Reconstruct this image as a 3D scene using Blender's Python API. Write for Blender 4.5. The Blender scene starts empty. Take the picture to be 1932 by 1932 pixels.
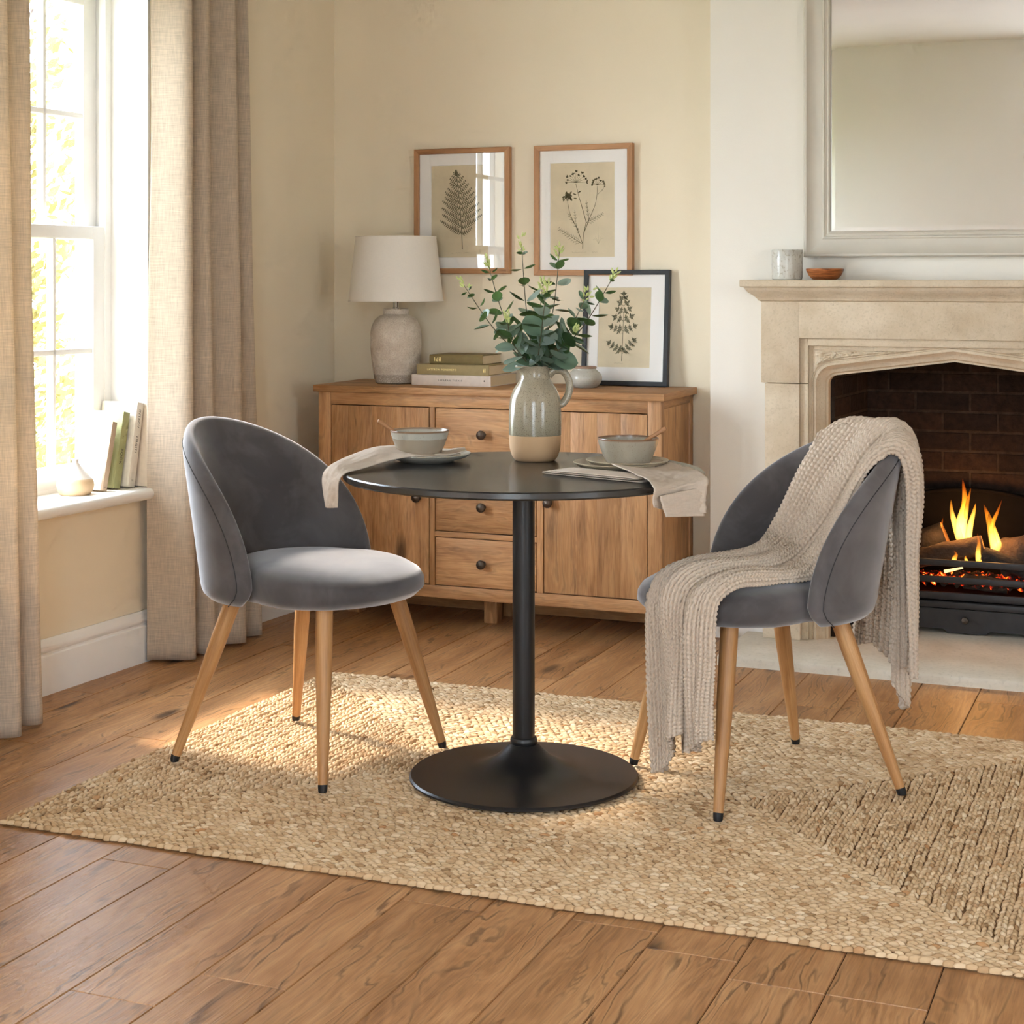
import bpy, bmesh, math, random
import numpy as np
from mathutils import Vector, Matrix, noise
sin, cos, pi, sqrt = math.sin, math.cos, math.pi, math.sqrt
R = math.radians
random.seed(7)
SC = bpy.context.scene
COL = SC.collection
H = 1.206                       # camera height
TH = R(22.1)                    # how far the room is turned from the camera axis
def room(a, b, z=0.0):          # a along the fireplace wall, b towards it
    return Vector((a*cos(TH)+b*sin(TH), -a*sin(TH)+b*cos(TH), z))
WT = R(24.5)                    # the window wall, not quite square to the fireplace wall
CORNER = Vector((-.677, 6.369, 0))
# ---------------------------------------------------------------- objects
def tag(o, label=None, cat=None, group=None, kind=None):
    if label: o['label'] = label
    if cat: o['category'] = cat
    if group: o['group'] = group
    if kind: o['kind'] = kind
    return o
def empty(name, loc, rz=0, label=None, cat=None, group=None, kind=None):
    o = bpy.data.objects.new(name, None); COL.objects.link(o)
    o.location = loc; o.rotation_euler = (0, 0, rz); o.empty_display_size = .05
    return tag(o, label, cat, group, kind)
def put(o, loc, rz=0):
    o.location = loc; o.rotation_euler = (0, 0, rz); return o
def copy_tree(o, parent=None):
    c = o.copy(); COL.objects.link(c)
    if parent: c.parent = parent
    for ch in list(o.children): copy_tree(ch, c)
    return c
class MB:
    """collects shapes; build() links them as one mesh object"""
    def __init__(s): s.v = []; s.f = []; s.uv = []; s.r = []; s.m = []; s.n = 0
    def add(s, vs, fs, uv=None, rnd=None, mi=0):
        b = s.n
        s.v.extend([tuple(x) for x in vs]); s.n += len(vs)
        r = random.random() if rnd is None else rnd
        for i, f in enumerate(fs):
            s.f.append(tuple(b+k for k in f)); s.r.append(r); s.m.append(mi)
            s.uv.append(uv[i] if uv else [(0, 0)]*len(f))
        return s
    def box(s, x0, x1, y0, y1, z0, z1, bev=0, grain=0, rnd=None, mi=0, mat=None, seg=2):
        bm = bmesh.new(); bmesh.ops.create_cube(bm, size=1)
        for v in bm.verts:
            v.co = Vector(((x0+x1)/2+v.co.x*(x1-x0), (y0+y1)/2+v.co.y*(y1-y0), (z0+z1)/2+v.co.z*(z1-z0)))
        if bev: bmesh.ops.bevel(bm, geom=list(bm.edges), offset=bev, segments=seg, affect='EDGES', profile=.5)
        bm.normal_update(); bm.verts.index_update()
        fs, uv = [], []
        for f in bm.faces:
            n = f.normal; ax = max(range(3), key=lambda i: abs(n[i]))
            if ax == grain: o = [i for i in range(3) if i != ax]; u, w = o[0], o[1]
            else: u = grain; w = [i for i in range(3) if i not in (ax, grain)][0]
            fs.append([v.index for v in f.verts]); uv.append([(v.co[u], v.co[w]) for v in f.verts])
        vs = [v.co.copy() for v in bm.verts]; bm.free()
        if mat: vs = [mat @ v for v in vs]
        return s.add(vs, fs, uv, rnd, mi)
    def grid(s, P, cu=False, cv=False, rnd=None, mi=0, uvs=None, flip=False):
        n, m = len(P), len(P[0]); vs = [p for row in P for p in row]; fs, uv = [], []
        if uvs is None:
            du = [0]; dv = [0]
            for i in range(1, n+1): du.append(du[-1]+(Vector(P[i % n][m//2])-Vector(P[i-1][m//2])).length)
            for j in range(1, m+1): dv.append(dv[-1]+(Vector(P[n//2][j % m])-Vector(P[n//2][j-1])).length)
        for i in range(n if cu else n-1):
            for j in range(m if cv else m-1):
                i2, j2 = (i+1) % n, (j+1) % m
                f = [i*m+j, i2*m+j, i2*m+j2, i*m+j2]
                q = [(du[i], dv[j]), (du[i+1], dv[j]), (du[i+1], dv[j+1]), (du[i], dv[j+1])] if uvs is None else [uvs[i][j], uvs[i2][j], uvs[i2][j2], uvs[i][j2]]
                if flip: f.reverse(); q.reverse()
                fs.append(f); uv.append(q)
        return s.add(vs, fs, uv, rnd, mi)
    def lathe(s, prof, n=48, c=(0, 0, 0), mat=None, rnd=None, mi=0, wob=None):
        P = []
        for k in range(n):
            t = 2*pi*k/n; row = []
            for r, z in prof:
                rr = r*(1+(wob(t, z) if wob else 0))
                p = Vector((c[0]+rr*cos(t), c[1]+rr*sin(t), c[2]+z)); row.append(mat @ p if mat else p)
            P.append(row)
        # rows around, columns along the profile
        L = [0]
        for i in range(1, len(prof)): L.append(L[-1]+math.hypot(prof[i][0]-prof[i-1][0], prof[i][1]-prof[i-1][1]))
        rm = max(p[0] for p in prof); vs = [p for row in P for p in row]; m = len(prof); fs, uv = [], []
        for k in range(n):
            k2 = (k+1) % n
            for j in range(m-1):
                f = [k*m+j, k2*m+j, k2*m+j+1, k*m+j+1]
                q = [(L[j], 2*pi*k/n*rm), (L[j], 2*pi*(k+1)/n*rm), (L[j+1], 2*pi*(k+1)/n*rm), (L[j+1], 2*pi*k/n*rm)]
                fs.append(f); uv.append(q)
        s.add(vs, fs, uv, rnd, mi)
        for j, up in ((0, False), (m-1, True)):
            if prof[j][0] > 1e-5:
                ring = [s.n-n*m+k*m+j for k in range(n)]
                if not up: ring.reverse()
                s.f.append(tuple(ring)); s.r.append(s.r[-1]); s.m.append(mi); s.uv.append([(0, 0)]*n)
        return s
    def tube(s, pts, rad, n=10, rnd=None, mi=0, caps=True, flat=1.0):
        pts = [Vector(p) for p in pts]; m = len(pts)
        if not hasattr(rad, '__len__'): rad = [rad]*m
        P = []; up = Vector((.13, .31, .94)).normalized(); acc = 0; vv = []; uu = []
        for i, p in enumerate(pts):
            t = (pts[min(i+1, m-1)]-pts[max(i-1, 0)]).normalized()
            a = up-t*up.dot(t)
            if a.length < 1e-3: a = Vector((1, 0, 0))-t*t.x
            a.normalize(); b = t.cross(a); up = a
            if i: acc += (p-pts[i-1]).length
            P.append([p+(a*cos(2*pi*k/n)+b*sin(2*pi*k/n)*flat)*rad[i] for k in range(n)]); uu.append(acc)
        b0 = s.n; vs = [p for row in P for p in row]; fs, uv = [], []
        for i in range(m-1):
            for k in range(n):
                k2 = (k+1) % n
                fs.append([i*n+k, i*n+k2, (i+1)*n+k2, (i+1)*n+k])
                c = 2*pi*max(rad)/n
                uv.append([(uu[i], k*c), (uu[i], (k+1)*c), (uu[i+1], (k+1)*c), (uu[i+1], k*c)])
        if caps:
            fs.append([k for k in range(n)][::-1]); uv.append([(0, 0)]*n)
            fs.append([(m-1)*n+k for k in range(n)]); uv.append([(0, 0)]*n)
        return s.add(vs, fs, uv, rnd, mi)
    def prism(s, poly, y0, y1, rnd=None, mi=0):      # polygon in x,z swept along y
        n = len(poly)
        vs = [(x, y0, z) for x, z in poly]+[(x, y1, z) for x, z in poly]
        fs = [list(range(n)), list(range(2*n-1, n-1, -1))]+[[i, i+n, (i+1) % n+n, (i+1) % n] for i in range(n)]
        uv = [[(x, z) for x, z in poly], [(x, z) for x, z in poly][::-1]]+[[(poly[i][0]+poly[i][1], y0), (poly[i][0]+poly[i][1], y1), (poly[i][0]+poly[i][1]+.01, y1), (poly[i][0]+poly[i][1]+.01, y0)] for i in range(n)]
        return s.add(vs, fs, uv, rnd, mi)
    def build(s, name, mats, parent=None, loc=None, rz=0, smooth=True, angle=35, fix=False):
        me = bpy.data.meshes.new(name)
        nv, nf = len(s.v), len(s.f)
        me.vertices.add(nv); me.vertices.foreach_set('co', np.array(s.v, dtype=np.float32).ravel())
        lt = np.array([len(f) for f in s.f], dtype=np.int32); tot = int(lt.sum())
        me.loops.add(tot); me.polygons.add(nf)
        me.loops.foreach_set('vertex_index', np.fromiter((i for f in s.f for i in f), dtype=np.int32, count=tot))
        st = np.zeros(nf, dtype=np.int32); st[1:] = np.cumsum(lt)[:-1]
        me.polygons.foreach_set('loop_start', st)
        me.polygons.foreach_set('material_index', np.array(s.m, dtype=np.int32))
        me.update(calc_edges=True)
        u = me.uv_layers.new(name='UVMap')
        u.data.foreach_set('uv', np.array([c for q in s.uv for p in q for c in p], dtype=np.float32))
        at = me.attributes.new('rnd', 'FLOAT', 'FACE'); at.data.foreach_set('value', np.array(s.r, dtype=np.float32))
        me.validate()
        if fix:
            bm = bmesh.new(); bm.from_mesh(me); bmesh.ops.recalc_face_normals(bm, faces=bm.faces); bm.to_mesh(me); bm.free()
        if smooth:
            me.polygons.foreach_set('use_smooth', [True]*len(me.polygons))
            if angle < 180: me.set_sharp_from_angle(angle=R(angle))
        else: me.polygons.foreach_set('use_smooth', [False]*len(me.polygons))
        for m in (mats if isinstance(mats, (list, tuple)) else [mats]): me.materials.append(m)
        o = bpy.data.objects.new(name, me); COL.objects.link(o)
        if parent: o.parent = parent
        if loc is not None: put(o, loc, rz)
        return o
def words_on(name, txt, size, mat, parent, m4, spacing=1.0, shear=0):
    cu = bpy.data.curves.new(name, 'FONT'); cu.body = txt; cu.size = size; cu.align_x = 'CENTER'; cu.align_y = 'CENTER'
    cu.space_character = spacing; cu.shear = shear; cu.extrude = .00015; cu.resolution_u = 3
    tmp = bpy.data.objects.new(name+'_curve', cu); COL.objects.link(tmp); bpy.context.view_layer.update()
    me = bpy.data.meshes.new_from_object(tmp.evaluated_get(bpy.context.evaluated_depsgraph_get()))
    bpy.data.objects.remove(tmp); bpy.data.curves.remove(cu)
    me.materials.clear(); me.materials.append(mat); me.name = name
    o = bpy.data.objects.new(name, me); COL.objects.link(o)
    if parent: o.parent = parent
    o.matrix_local = m4
    return o
def crom(pts, n):               # smooth curve through points
    pts = [Vector(p) for p in pts]; m = len(pts); out = []
    for k in range(n):
        t = k/(n-1)*(m-1); i = min(int(t), m-2); f = t-i
        p0, p1, p2, p3 = pts[max(i-1, 0)], pts[i], pts[i+1], pts[min(i+2, m-1)]
        out.append(.5*((2*p1)+(p2-p0)*f+(2*p0-5*p1+4*p2-p3)*f*f+(3*p1-p0-3*p2+p3)*f**3))
    return out
def lin(x, xs, ys):
    return float(np.interp(x, xs, ys))
def outline(o, thick, off=0):   # gives a sheet its real thickness
    m = o.modifiers.new('thickness', 'SOLIDIFY'); m.thickness = thick; m.offset = off; return o
# ---------------------------------------------------------------- materials
def c(r, g, b, a=1):
    f = lambda x: (x/255/12.92 if x <= 10 else ((x/255+.055)/1.055)**2.4)
    return (f(r), f(g), f(b), a)
class NT:
    def __init__(s, name):
        s.mat = bpy.data.materials.new(name); s.mat.use_nodes = True; s.t = s.mat.node_tree
        s.b = s.t.nodes['Principled BSDF']; s.out = s.t.nodes['Material Output']
    def n(s, typ, ins=None, **props):
        k = s.t.nodes.new(typ)
        for p, v in props.items(): setattr(k, p, v)
        for i, v in (ins or {}).items(): s.set(k.inputs[i], v)
        return k
    def set(s, sock, v):
        if isinstance(v, bpy.types.NodeSocket): s.t.links.new(v, sock)
        elif v is not None: sock.default_value = v
    def math(s, op, a, b=None, cc=None, clamp=False):
        k = s.t.nodes.new('ShaderNodeMath'); k.operation = op; k.use_clamp = clamp
        s.set(k.inputs[0], a); s.set(k.inputs[1], b)
        if cc is not None: s.set(k.inputs[2], cc)
        return k.outputs[0]
    def ramp(s, fac, stops, interp='LINEAR'):
        k = s.t.nodes.new('ShaderNodeValToRGB'); k.color_ramp.interpolation = interp; e = k.color_ramp.elements
        while len(e) < len(stops): e.new(.5)
        for i, (p, col) in enumerate(stops): e[i].position = p; e[i].color = col
        s.set(k.inputs[0], fac); return k.outputs[0]
    def mix(s, fac, a, b, mode='MIX'):
        k = s.t.nodes.new('ShaderNodeMix'); k.data_type = 'RGBA'; k.blend_type = mode
        s.set(k.inputs[0], fac); s.set(k.inputs[6], a); s.set(k.inputs[7], b); return k.outputs[2]
    def rng(s, v, a, b, c0=0., d=1.):
        return s.n('ShaderNodeMapRange', {0: v, 1: a, 2: b, 3: c0, 4: d}).outputs[0]
    def vec(s, x, y, z=0.):
        return s.n('ShaderNodeCombineXYZ', {0: x, 1: y, 2: z}).outputs[0]
    def sep(s, v):
        return s.n('ShaderNodeSeparateXYZ', {0: v}).outputs
    def noise(s, vec, scale=1., detail=3., rough=.5, dist=0., out='Fac'):
        return s.n('ShaderNodeTexNoise', {'Vector': vec, 'Scale': scale, 'Detail': detail, 'Roughness': rough, 'Distortion': dist}).outputs[out]
    def obj(s): return s.n('ShaderNodeTexCoord').outputs['Object']
    def uv(s): return s.n('ShaderNodeUVMap', uv_map='UVMap').outputs[0]
    def rnd(s): return s.n('ShaderNodeAttribute', attribute_name='rnd').outputs['Fac']
    def bump(s, h, strength=.3, dist=.01):
        s.set(s.b.inputs['Normal'], s.n('ShaderNodeBump', {'Height': h, 'Strength': strength, 'Distance': dist}).outputs[0])
    def go(s, col=None, rough=None, metal=None, spec=None, **kw):
        I = s.b.inputs
        if col is not None: s.set(I['Base Color'], col)
        if rough is not None: s.set(I['Roughness'], rough)
        if metal is not None: s.set(I['Metallic'], metal)
        if spec is not None: s.set(I['Specular IOR Level'], spec)
        for k, v in kw.items(): s.set(I[k.replace('_', ' ')], v)
        return s.mat
def plain(name, col, rough=.6, metal=0., spec=.5, var=0., scale=30., bump=0., bscale=200., dist=.002, **kw):
    t = NT(name); o = t.obj(); colr = col
    if var:
        n = t.noise(o, scale, 4)
        colr = t.mix(t.rng(n, .3, .7), tuple(x*(1-var) for x in col[:3])+(1,), tuple(min(1, x*(1+var)) for x in col[:3])+(1,))
    if bump: t.bump(t.noise(o, bscale, 3), bump, dist)
    return t.go(colr, rough, metal, spec, **kw)
def wood(name, stops, knots=1.0, rough=.5, bump=.15, ring=7., tone=.12, knotcol=c(50, 30, 18), grainy=1.0, spec=.4, lines=0., streak=0.):
    t = NT(name); u, v, _ = t.sep(t.uv()); r = t.rnd()
    ru = t.math('MULTIPLY', r, 53.); rv = t.math('MULTIPLY', r, 31.)
    U = t.math('ADD', u, ru); V = t.math('ADD', v, rv)
    n1 = t.noise(t.vec(t.math('MULTIPLY', U, 1.6), t.math('MULTIPLY', V, 8.), r), 1., 4, .55, .4)
    vo = t.n('ShaderNodeTexVoronoi', {'Vector': t.vec(t.math('MULTIPLY', U, 1.5), t.math('MULTIPLY', V, 5.), 0.), 'Scale': 1., 'Randomness': 1.}, voronoi_dimensions='2D')
    keep = t.math('GREATER_THAN', t.sep(vo.outputs['Color'])[0], .62)
    kd = t.math('MULTIPLY', t.rng(vo.outputs['Distance'], .42, .03), keep)
    kc = t.math('MULTIPLY', t.rng(vo.outputs['Distance'], .13, .045), keep)
    x = t.math('ADD', t.math('MULTIPLY', V, ring), t.math('ADD', t.math('MULTIPLY', n1, 5. if ring < 10 else 9.), t.math('MULTIPLY', kd, 1.6*knots)))
    w = t.math('MULTIPLY_ADD', t.math('SINE', t.math('MULTIPLY', x, 6.28)), .5, .5)
    fine = t.noise(t.vec(t.math('MULTIPLY', U, 9.), t.math('MULTIPLY', V, 240.), r), 1., 3, .6)
    pores = t.noise(t.vec(t.math('MULTIPLY', U, 18.), t.math('MULTIPLY', V, 420.), r), 1., 2, .5)
    big = t.noise(t.vec(t.math('MULTIPLY', U, 2.2), t.math('MULTIPLY', V, 14.), rv), 1., 3, .5)
    fac = t.math('ADD', t.math('ADD', t.math('MULTIPLY', big, .55), t.math('MULTIPLY', w, .12*grainy)), t.math('MULTIPLY', fine, .42))
    col = t.ramp(t.math('SUBTRACT', fac, .05), stops)
    col = t.mix(t.math('MULTIPLY', t.rng(pores, .60, .75), .35*grainy), col, stops[0][1])
    lo, hi = 1-tone, 1+tone
    rr = t.n('ShaderNodeTexWhiteNoise', {'W': r}, noise_dimensions='1D').outputs['Value']
    g = t.rng(rr, 0., 1., lo, hi)
    col = t.mix(1., col, t.vec(g, t.math('POWER', g, 1.15), t.math('POWER', g, 1.4)), 'MULTIPLY')
    if lines:                   # dark growth lines
        gl = t.math('MULTIPLY', t.math('POWER', w, 7.), t.rng(t.noise(t.vec(t.math('MULTIPLY', U, 3.), t.math('MULTIPLY', V, 20.), rv), 1., 2), .35, .62))
        col = t.mix(t.math('MULTIPLY', gl, lines), col, tuple(x*.55 for x in stops[0][1][:3])+(1,))
    if streak:                  # weathered dark streaks along the grain
        sk = t.noise(t.vec(t.math('MULTIPLY', U, 2.4), t.math('MULTIPLY', V, 22.), rv), 1., 5, .7)
        col = t.mix(t.math('MULTIPLY', t.rng(sk, .54, .74), streak), col, tuple(x*.62 for x in stops[0][1][:3])+(1,))
    if knots: col = t.mix(t.math('MULTIPLY', kc, .85*knots), col, knotcol)
    t.bump(t.math('ADD', fine, t.math('MULTIPLY', w, .35)), bump, .002)
    return t.go(col, t.rng(fine, .2, .8, rough-.07, rough+.1), spec=spec)
def cloth(name, col, weave=900., var=.12, rough=.9, trans=0., slub=True, bump=.35, sheen=.0):
    t = NT(name); uv = t.uv(); u, v, _ = t.sep(uv)
    a = t.noise(t.vec(t.math('MULTIPLY', u, weave*.06), t.math('MULTIPLY', v, weave*.9), 1.), 1., 2, .6)
    b = t.noise(t.vec(t.math('MULTIPLY', u, weave*.9), t.math('MULTIPLY', v, weave*.06), 7.), 1., 2, .6)
    w = t.math('MULTIPLY_ADD', t.math('ADD', a, b), .5, 0.)
    f = t.rng(w, .34, .66)
    big = t.noise(t.obj(), 6., 3)
    colr = t.mix(f, tuple(x*(1-var*1.4) for x in col[:3])+(1,), tuple(min(1, x*(1+var)) for x in col[:3])+(1,))
    colr = t.mix(t.rng(big, .3, .7, 0., .25), colr, tuple(x*.85 for x in col[:3])+(1,))
    t.bump(w, bump, .001)
    t.go(colr, rough, spec=.15, Sheen_Weight=sheen)
    if trans:
        tr = t.n('ShaderNodeBsdfTranslucent', {'Color': t.mix(.5, colr, c(255, 238, 205))})
        mx = t.n('ShaderNodeMixShader', {0: trans, 1: t.b.outputs[0], 2: tr.outputs[0]})
        t.t.links.new(mx.outputs[0], t.out.inputs[0])
    return t.mat
def glass(name, tint=(1, 1, 1, 1), refl=1.0):
    t = NT(name); t.t.nodes.remove(t.b)
    ge = t.n('ShaderNodeNewGeometry'); dt = t.n('ShaderNodeVectorMath', {0: ge.outputs['Incoming'], 1: ge.outputs['Normal']}, operation='DOT_PRODUCT').outputs['Value']
    fr = t.math('MULTIPLY_ADD', t.math('POWER', t.math('SUBTRACT', 1., t.math('ABSOLUTE', dt)), 5.), .96, .04)
    g = t.n('ShaderNodeBsdfGlossy', {'Color': (1, 1, 1, 1), 'Roughness': .01}); tr = t.n('ShaderNodeBsdfTransparent', {'Color': tint})
    mx = t.n('ShaderNodeMixShader', {0: t.math('MULTIPLY', fr, refl), 1: tr.outputs[0], 2: g.outputs[0]})
    t.t.links.new(mx.outputs[0], t.out.inputs[0]); return t.mat
def glow(name, col, s):
    t = NT(name); return t.go(c(10, 8, 6), .9, Emission_Color=col, Emission_Strength=s)

def wallpaint(name, col):
    t = NT(name); o = t.obj(); n = t.noise(o, 2.2, 3)
    colr = t.mix(t.rng(n, .3, .7), tuple(x*.965 for x in col[:3])+(1,), col)
    t.bump(t.noise(o, 260., 3), .12, .002); return t.go(colr, .8, spec=.25)
M = {}
M['cream'] = wallpaint('cream wall paint', c(240, 226, 200))
M['pale'] = wallpaint('wall paint with whiter light', c(238, 231, 218))  # chimney breast: the whiter light falling there is put into the paint colour
M['offwhite'] = wallpaint('off white wall paint', c(240, 238, 234))
M['white'] = plain('white satin trim paint', c(244, 241, 236), .35, var=.015, scale=6)
M['ceiling'] = plain('ceiling paint', c(212, 206, 202), .85, var=.02, scale=3)
M['oak'] = wood('oak floor boards', [(0.2, c(122, 82, 48)), (.45, c(172, 124, 80)), (.64, c(198, 150, 102)), (.9, c(216, 174, 126))], rough=.40, bump=.2, tone=.09, knotcol=c(60, 40, 27), ring=34., lines=.8)
M['gap'] = plain('dark board gaps', c(46, 30, 20), .9)
M['rustic'] = wood('weathered brown sideboard wood', [(.2, c(118, 80, 50)), (.40, c(172, 124, 80)), (.6, c(200, 152, 104)), (.9, c(220, 178, 130))], knots=.9, rough=.5, bump=.2, tone=.17, ring=22., lines=.35, streak=.75)
M['legwood'] = wood('oak chair leg', [(.2, c(136, 90, 50)), (.5, c(180, 130, 80)), (.8, c(205, 160, 108))], knots=0, rough=.45, bump=.08, tone=.08)
M['framewood'] = wood('picture frame oak', [(.2, c(140, 96, 60)), (.5, c(178, 130, 88)), (.8, c(198, 152, 108))], knots=0, rough=.5, bump=.08, tone=.06)
M['spoonwood'] = wood('spoon wood', [(.2, c(128, 88, 56)), (.5, c(170, 122, 82)), (.8, c(192, 146, 104))], knots=0, rough=.5, tone=.06)
t = NT('turned bowl wood'); o = t.obj(); q = t.noise(t.n('ShaderNodeMapping', {'Vector': o, 'Scale': (14, 14, 150)}).outputs[0], 1., 3, .6, .8)
M['bowlwood'] = t.go(t.ramp(q, [(.3, c(70, 36, 16)), (.48, c(142, 80, 40)), (.6, c(180, 112, 62)), (.75, c(120, 64, 30))]), .35)
M['blackmetal'] = plain('black satin metal', c(26, 25, 25), .38, spec=.5, bump=.03, bscale=600)
M['tabletop'] = plain('black table top', c(34, 32, 30), .27, spec=.85, var=.05, scale=4)
M['rubber'] = plain('black foot', c(22, 20, 19), .6)
M['blackframe'] = wood('black frame wood', [(.2, c(32, 33, 35)), (.6, c(46, 47, 49)), (.9, c(58, 58, 60))], knots=0, rough=.45, tone=.05)
M['iron'] = plain('cast iron', c(52, 49, 48), .5, metal=.5, var=.15, scale=25, bump=.12, bscale=180)
M['soot'] = plain('sooty iron', c(15, 12, 11), .9, spec=.08, var=.2, scale=20, bump=.2, bscale=90)
M['knob'] = plain('aged bronze knob', c(86, 74, 64), .42, metal=.75, var=.2, scale=120)
M['chrome'] = plain('lamp neck metal', c(180, 172, 160), .3, metal=.9)
M['mirrorframe'] = plain('painted mirror frame', c(206, 198, 182), .45, var=.03, scale=8)
t = NT('mirror silvering'); M['silver'] = t.go((.86, .87, .85, 1), .015, 1.)
M['paper'] = plain('old print paper', c(220, 204, 172), .85, var=.06, scale=14)
M['matboard'] = plain('white mat board', c(250, 246, 240), .85)
M['ink'] = plain('olive print ink', c(92, 84, 56), .9, var=.15, scale=300)
M['inkgrey'] = plain('grey green print ink', c(104, 102, 78), .9, var=.15, scale=300)
M['inkfaint'] = plain('faint print ink', c(186, 170, 138), .9)
M['pages'] = plain('book pages', c(226, 204, 168), .85, var=.06, scale=400)
M['glass'] = glass('window glass', refl=.7)
M['pictureglass'] = glass('picture glass', refl=.75)
def bookcloth(n, col): return plain(n, col, .75, var=.05, scale=60, bump=.15, bscale=900, dist=.0005)
for n, col in dict(bk_white=c(240, 236, 228), bk_olive=c(122, 104, 62), bk_sage=c(160, 140, 98), bk_blush=c(222, 206, 192), bk_green=c(166, 166, 116), bk_cream=c(236, 226, 210), bk_tan=c(196, 172, 146), bk_beige=c(222, 204, 182)).items():
    M[n] = bookcloth(n.replace('bk_', 'book cloth '), col)
M['gilt'] = plain('gilt lettering', c(240, 214, 140), .35, metal=.4)
M['print'] = plain('dark lettering', c(84, 74, 64), .8)
# stone
def stone(name, a, b, pit=.25, rough=.85, sc=9.):
    t = NT(name); o = t.obj(); n = t.noise(o, sc, 6, .6); m = t.noise(o, sc*14, 3, .6); p = t.n('ShaderNodeTexVoronoi', {'Vector': o, 'Scale': 70.}).outputs['Distance']
    col = t.mix(t.rng(n, .32, .68), a, b)
    col = t.mix(t.math('MULTIPLY', t.rng(m, .52, .7), .35), col, tuple(x*.72 for x in a[:3])+(1,))
    pits = t.math('MULTIPLY', t.rng(p, .12, .05), t.rng(t.noise(o, 11., 2), .5, .62))
    col = t.mix(t.math('MULTIPLY', pits, pit), col, c(104, 82, 62))
    t.bump(t.math('SUBTRACT', t.math('MULTIPLY_ADD', m, .5, n), t.math('MULTIPLY', pits, .8)), .35, .006)
    return t.go(col, rough, spec=.25)
M['stone'] = stone('limestone', c(197, 177, 149), c(215, 198, 172))
M['hearth'] = stone('hearth stone', c(202, 190, 170), c(218, 208, 190), pit=.5, sc=5.)
t = NT('sooty brick'); o = t.obj()
br = t.n('ShaderNodeTexBrick', {'Vector': t.uv(), 'Scale': 1., 'Color1': c(58, 42, 33), 'Color2': c(38, 29, 25), 'Mortar': c(70, 58, 48), 'Mortar Size': .006, 'Mortar Smooth': .35, 'Bias': -.1, 'Brick Width': .2, 'Row Height': .068}, offset=.5)
nz = t.noise(o, 34., 5, .65)
col = t.mix(t.rng(nz, .3, .7, 0., .75), br.outputs['Color'], c(24, 18, 16))
t.bump(t.math('ADD', t.math('MULTIPLY', br.outputs['Fac'], -1.), t.math('MULTIPLY', nz, .7)), .8, .012)
M['brick'] = t.go(col, .9, spec=.15)
# velvet
t = NT('grey velvet'); o = t.obj(); n = t.noise(o, 7., 4, .6, .6); f = t.noise(o, 900., 2)
col = t.mix(t.rng(n, .38, .66), c(80, 75, 74), c(102, 97, 96))
t.bump(t.math('ADD', f, n), .1, .003)
M['velvet'] = t.go(col, .75, spec=.12, Sheen_Weight=1.0, Sheen_Roughness=.45, Sheen_Tint=c(226, 223, 222))
M['seam'] = plain('dark seam', c(50, 47, 48), .85)
# jute
t = NT('jute braid'); r = t.rnd(); o = t.obj(); n = t.noise(o, 420., 2); b = t.noise(o, 5., 3)
col = t.ramp(t.math('MULTIPLY_ADD', t.math('SUBTRACT', b, .5), .5, r), [(0., c(164, 128, 90)), (.3, c(196, 162, 122)), (.62, c(212, 182, 144)), (.9, c(226, 202, 168)), (1., c(184, 138, 94))])
t.bump(t.noise(t.vec(t.math('MULTIPLY', t.sep(t.uv())[0], 1.), t.math('MULTIPLY', t.sep(t.uv())[1], 9.), r), 60., 2), .4, .002)
M['jute'] = t.go(col, .9, spec=.15)
M['jutebase'] = plain('jute backing', c(120, 88, 56), .95)
M['linen'] = cloth('natural linen curtain', c(208, 190, 168), 300., .20, trans=.22)
M['napkin'] = cloth('washed linen napkin', c(206, 190, 172), 700., .08)
M['knit'] = plain('oatmeal knit wool', c(206, 188, 168), .95, var=.10, scale=260, bump=.4, bscale=700, dist=.002, spec=.1)
M['shade'] = cloth('lamp shade cotton', c(250, 244, 234), 900., .03, trans=.15, bump=.1)
# ceramics
def speckle(name, base, dark, amount=.62, rough=.3, sc=420., band=None, bandcol=None, rim=None, fade=None, bump=.05):
    t = NT(name); o = t.obj(); z = t.sep(o)[2]; n = t.noise(o, sc, 2, .5); b = t.noise(o, 24., 4, .6)
    col = t.mix(t.rng(b, .3, .7), base, tuple(x*.86 for x in base[:3])+(1,))
    if fade: col = t.mix(t.rng(t.math('ADD', z, t.math('MULTIPLY', b, .04)), fade[0], fade[1]), fade[2], col)
    col = t.mix(t.math('MULTIPLY', t.rng(n, amount, amount+.1), .75), col, dark)
    rg = rough
    if band:
        edge = t.math('MULTIPLY_ADD', t.noise(t.vec(t.sep(o)[0], t.sep(o)[1], 0.), 40., 3), .004, z) if band[1] else z
        m = t.math('LESS_THAN', edge, band[0]+.002)
        col = t.mix(m, col, bandcol); rg = t.rng(m, 0., 1., rough, .8)
    if rim: col = t.mix(t.rng(z, rim[0]-.003, rim[0]), col, rim[1])
    t.bump(t.math('ADD', n, t.math('MULTIPLY', b, .6)), bump, .002)
    return t.go(col, rg, spec=.5)
M['jug'] = speckle('speckled jug glaze', c(172, 160, 137), c(92, 78, 58), .57, .14, 520., (.063, 0), c(196, 160, 120), fade=(.085, .17, c(142, 133, 111)))
M['bowlglaze'] = speckle('grey bowl glaze', c(166, 156, 138), c(112, 98, 80), .62, .28, 380., rim=(.0605, c(128, 92, 66)))
M['bowlglaze2'] = speckle('two tone bowl glaze', c(190, 186, 172), c(116, 100, 82), .64, .28, 380., (.043, 1), c(160, 146, 126), rim=(.0605, c(140, 110, 84)))
M['plate'] = speckle('stoneware plate glaze', c(176, 162, 138), c(120, 104, 82), .62, .3, 380.)
M['plate2'] = speckle('pale stoneware plate glaze', c(190, 182, 166), c(126, 112, 92), .64, .3, 380.)
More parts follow.
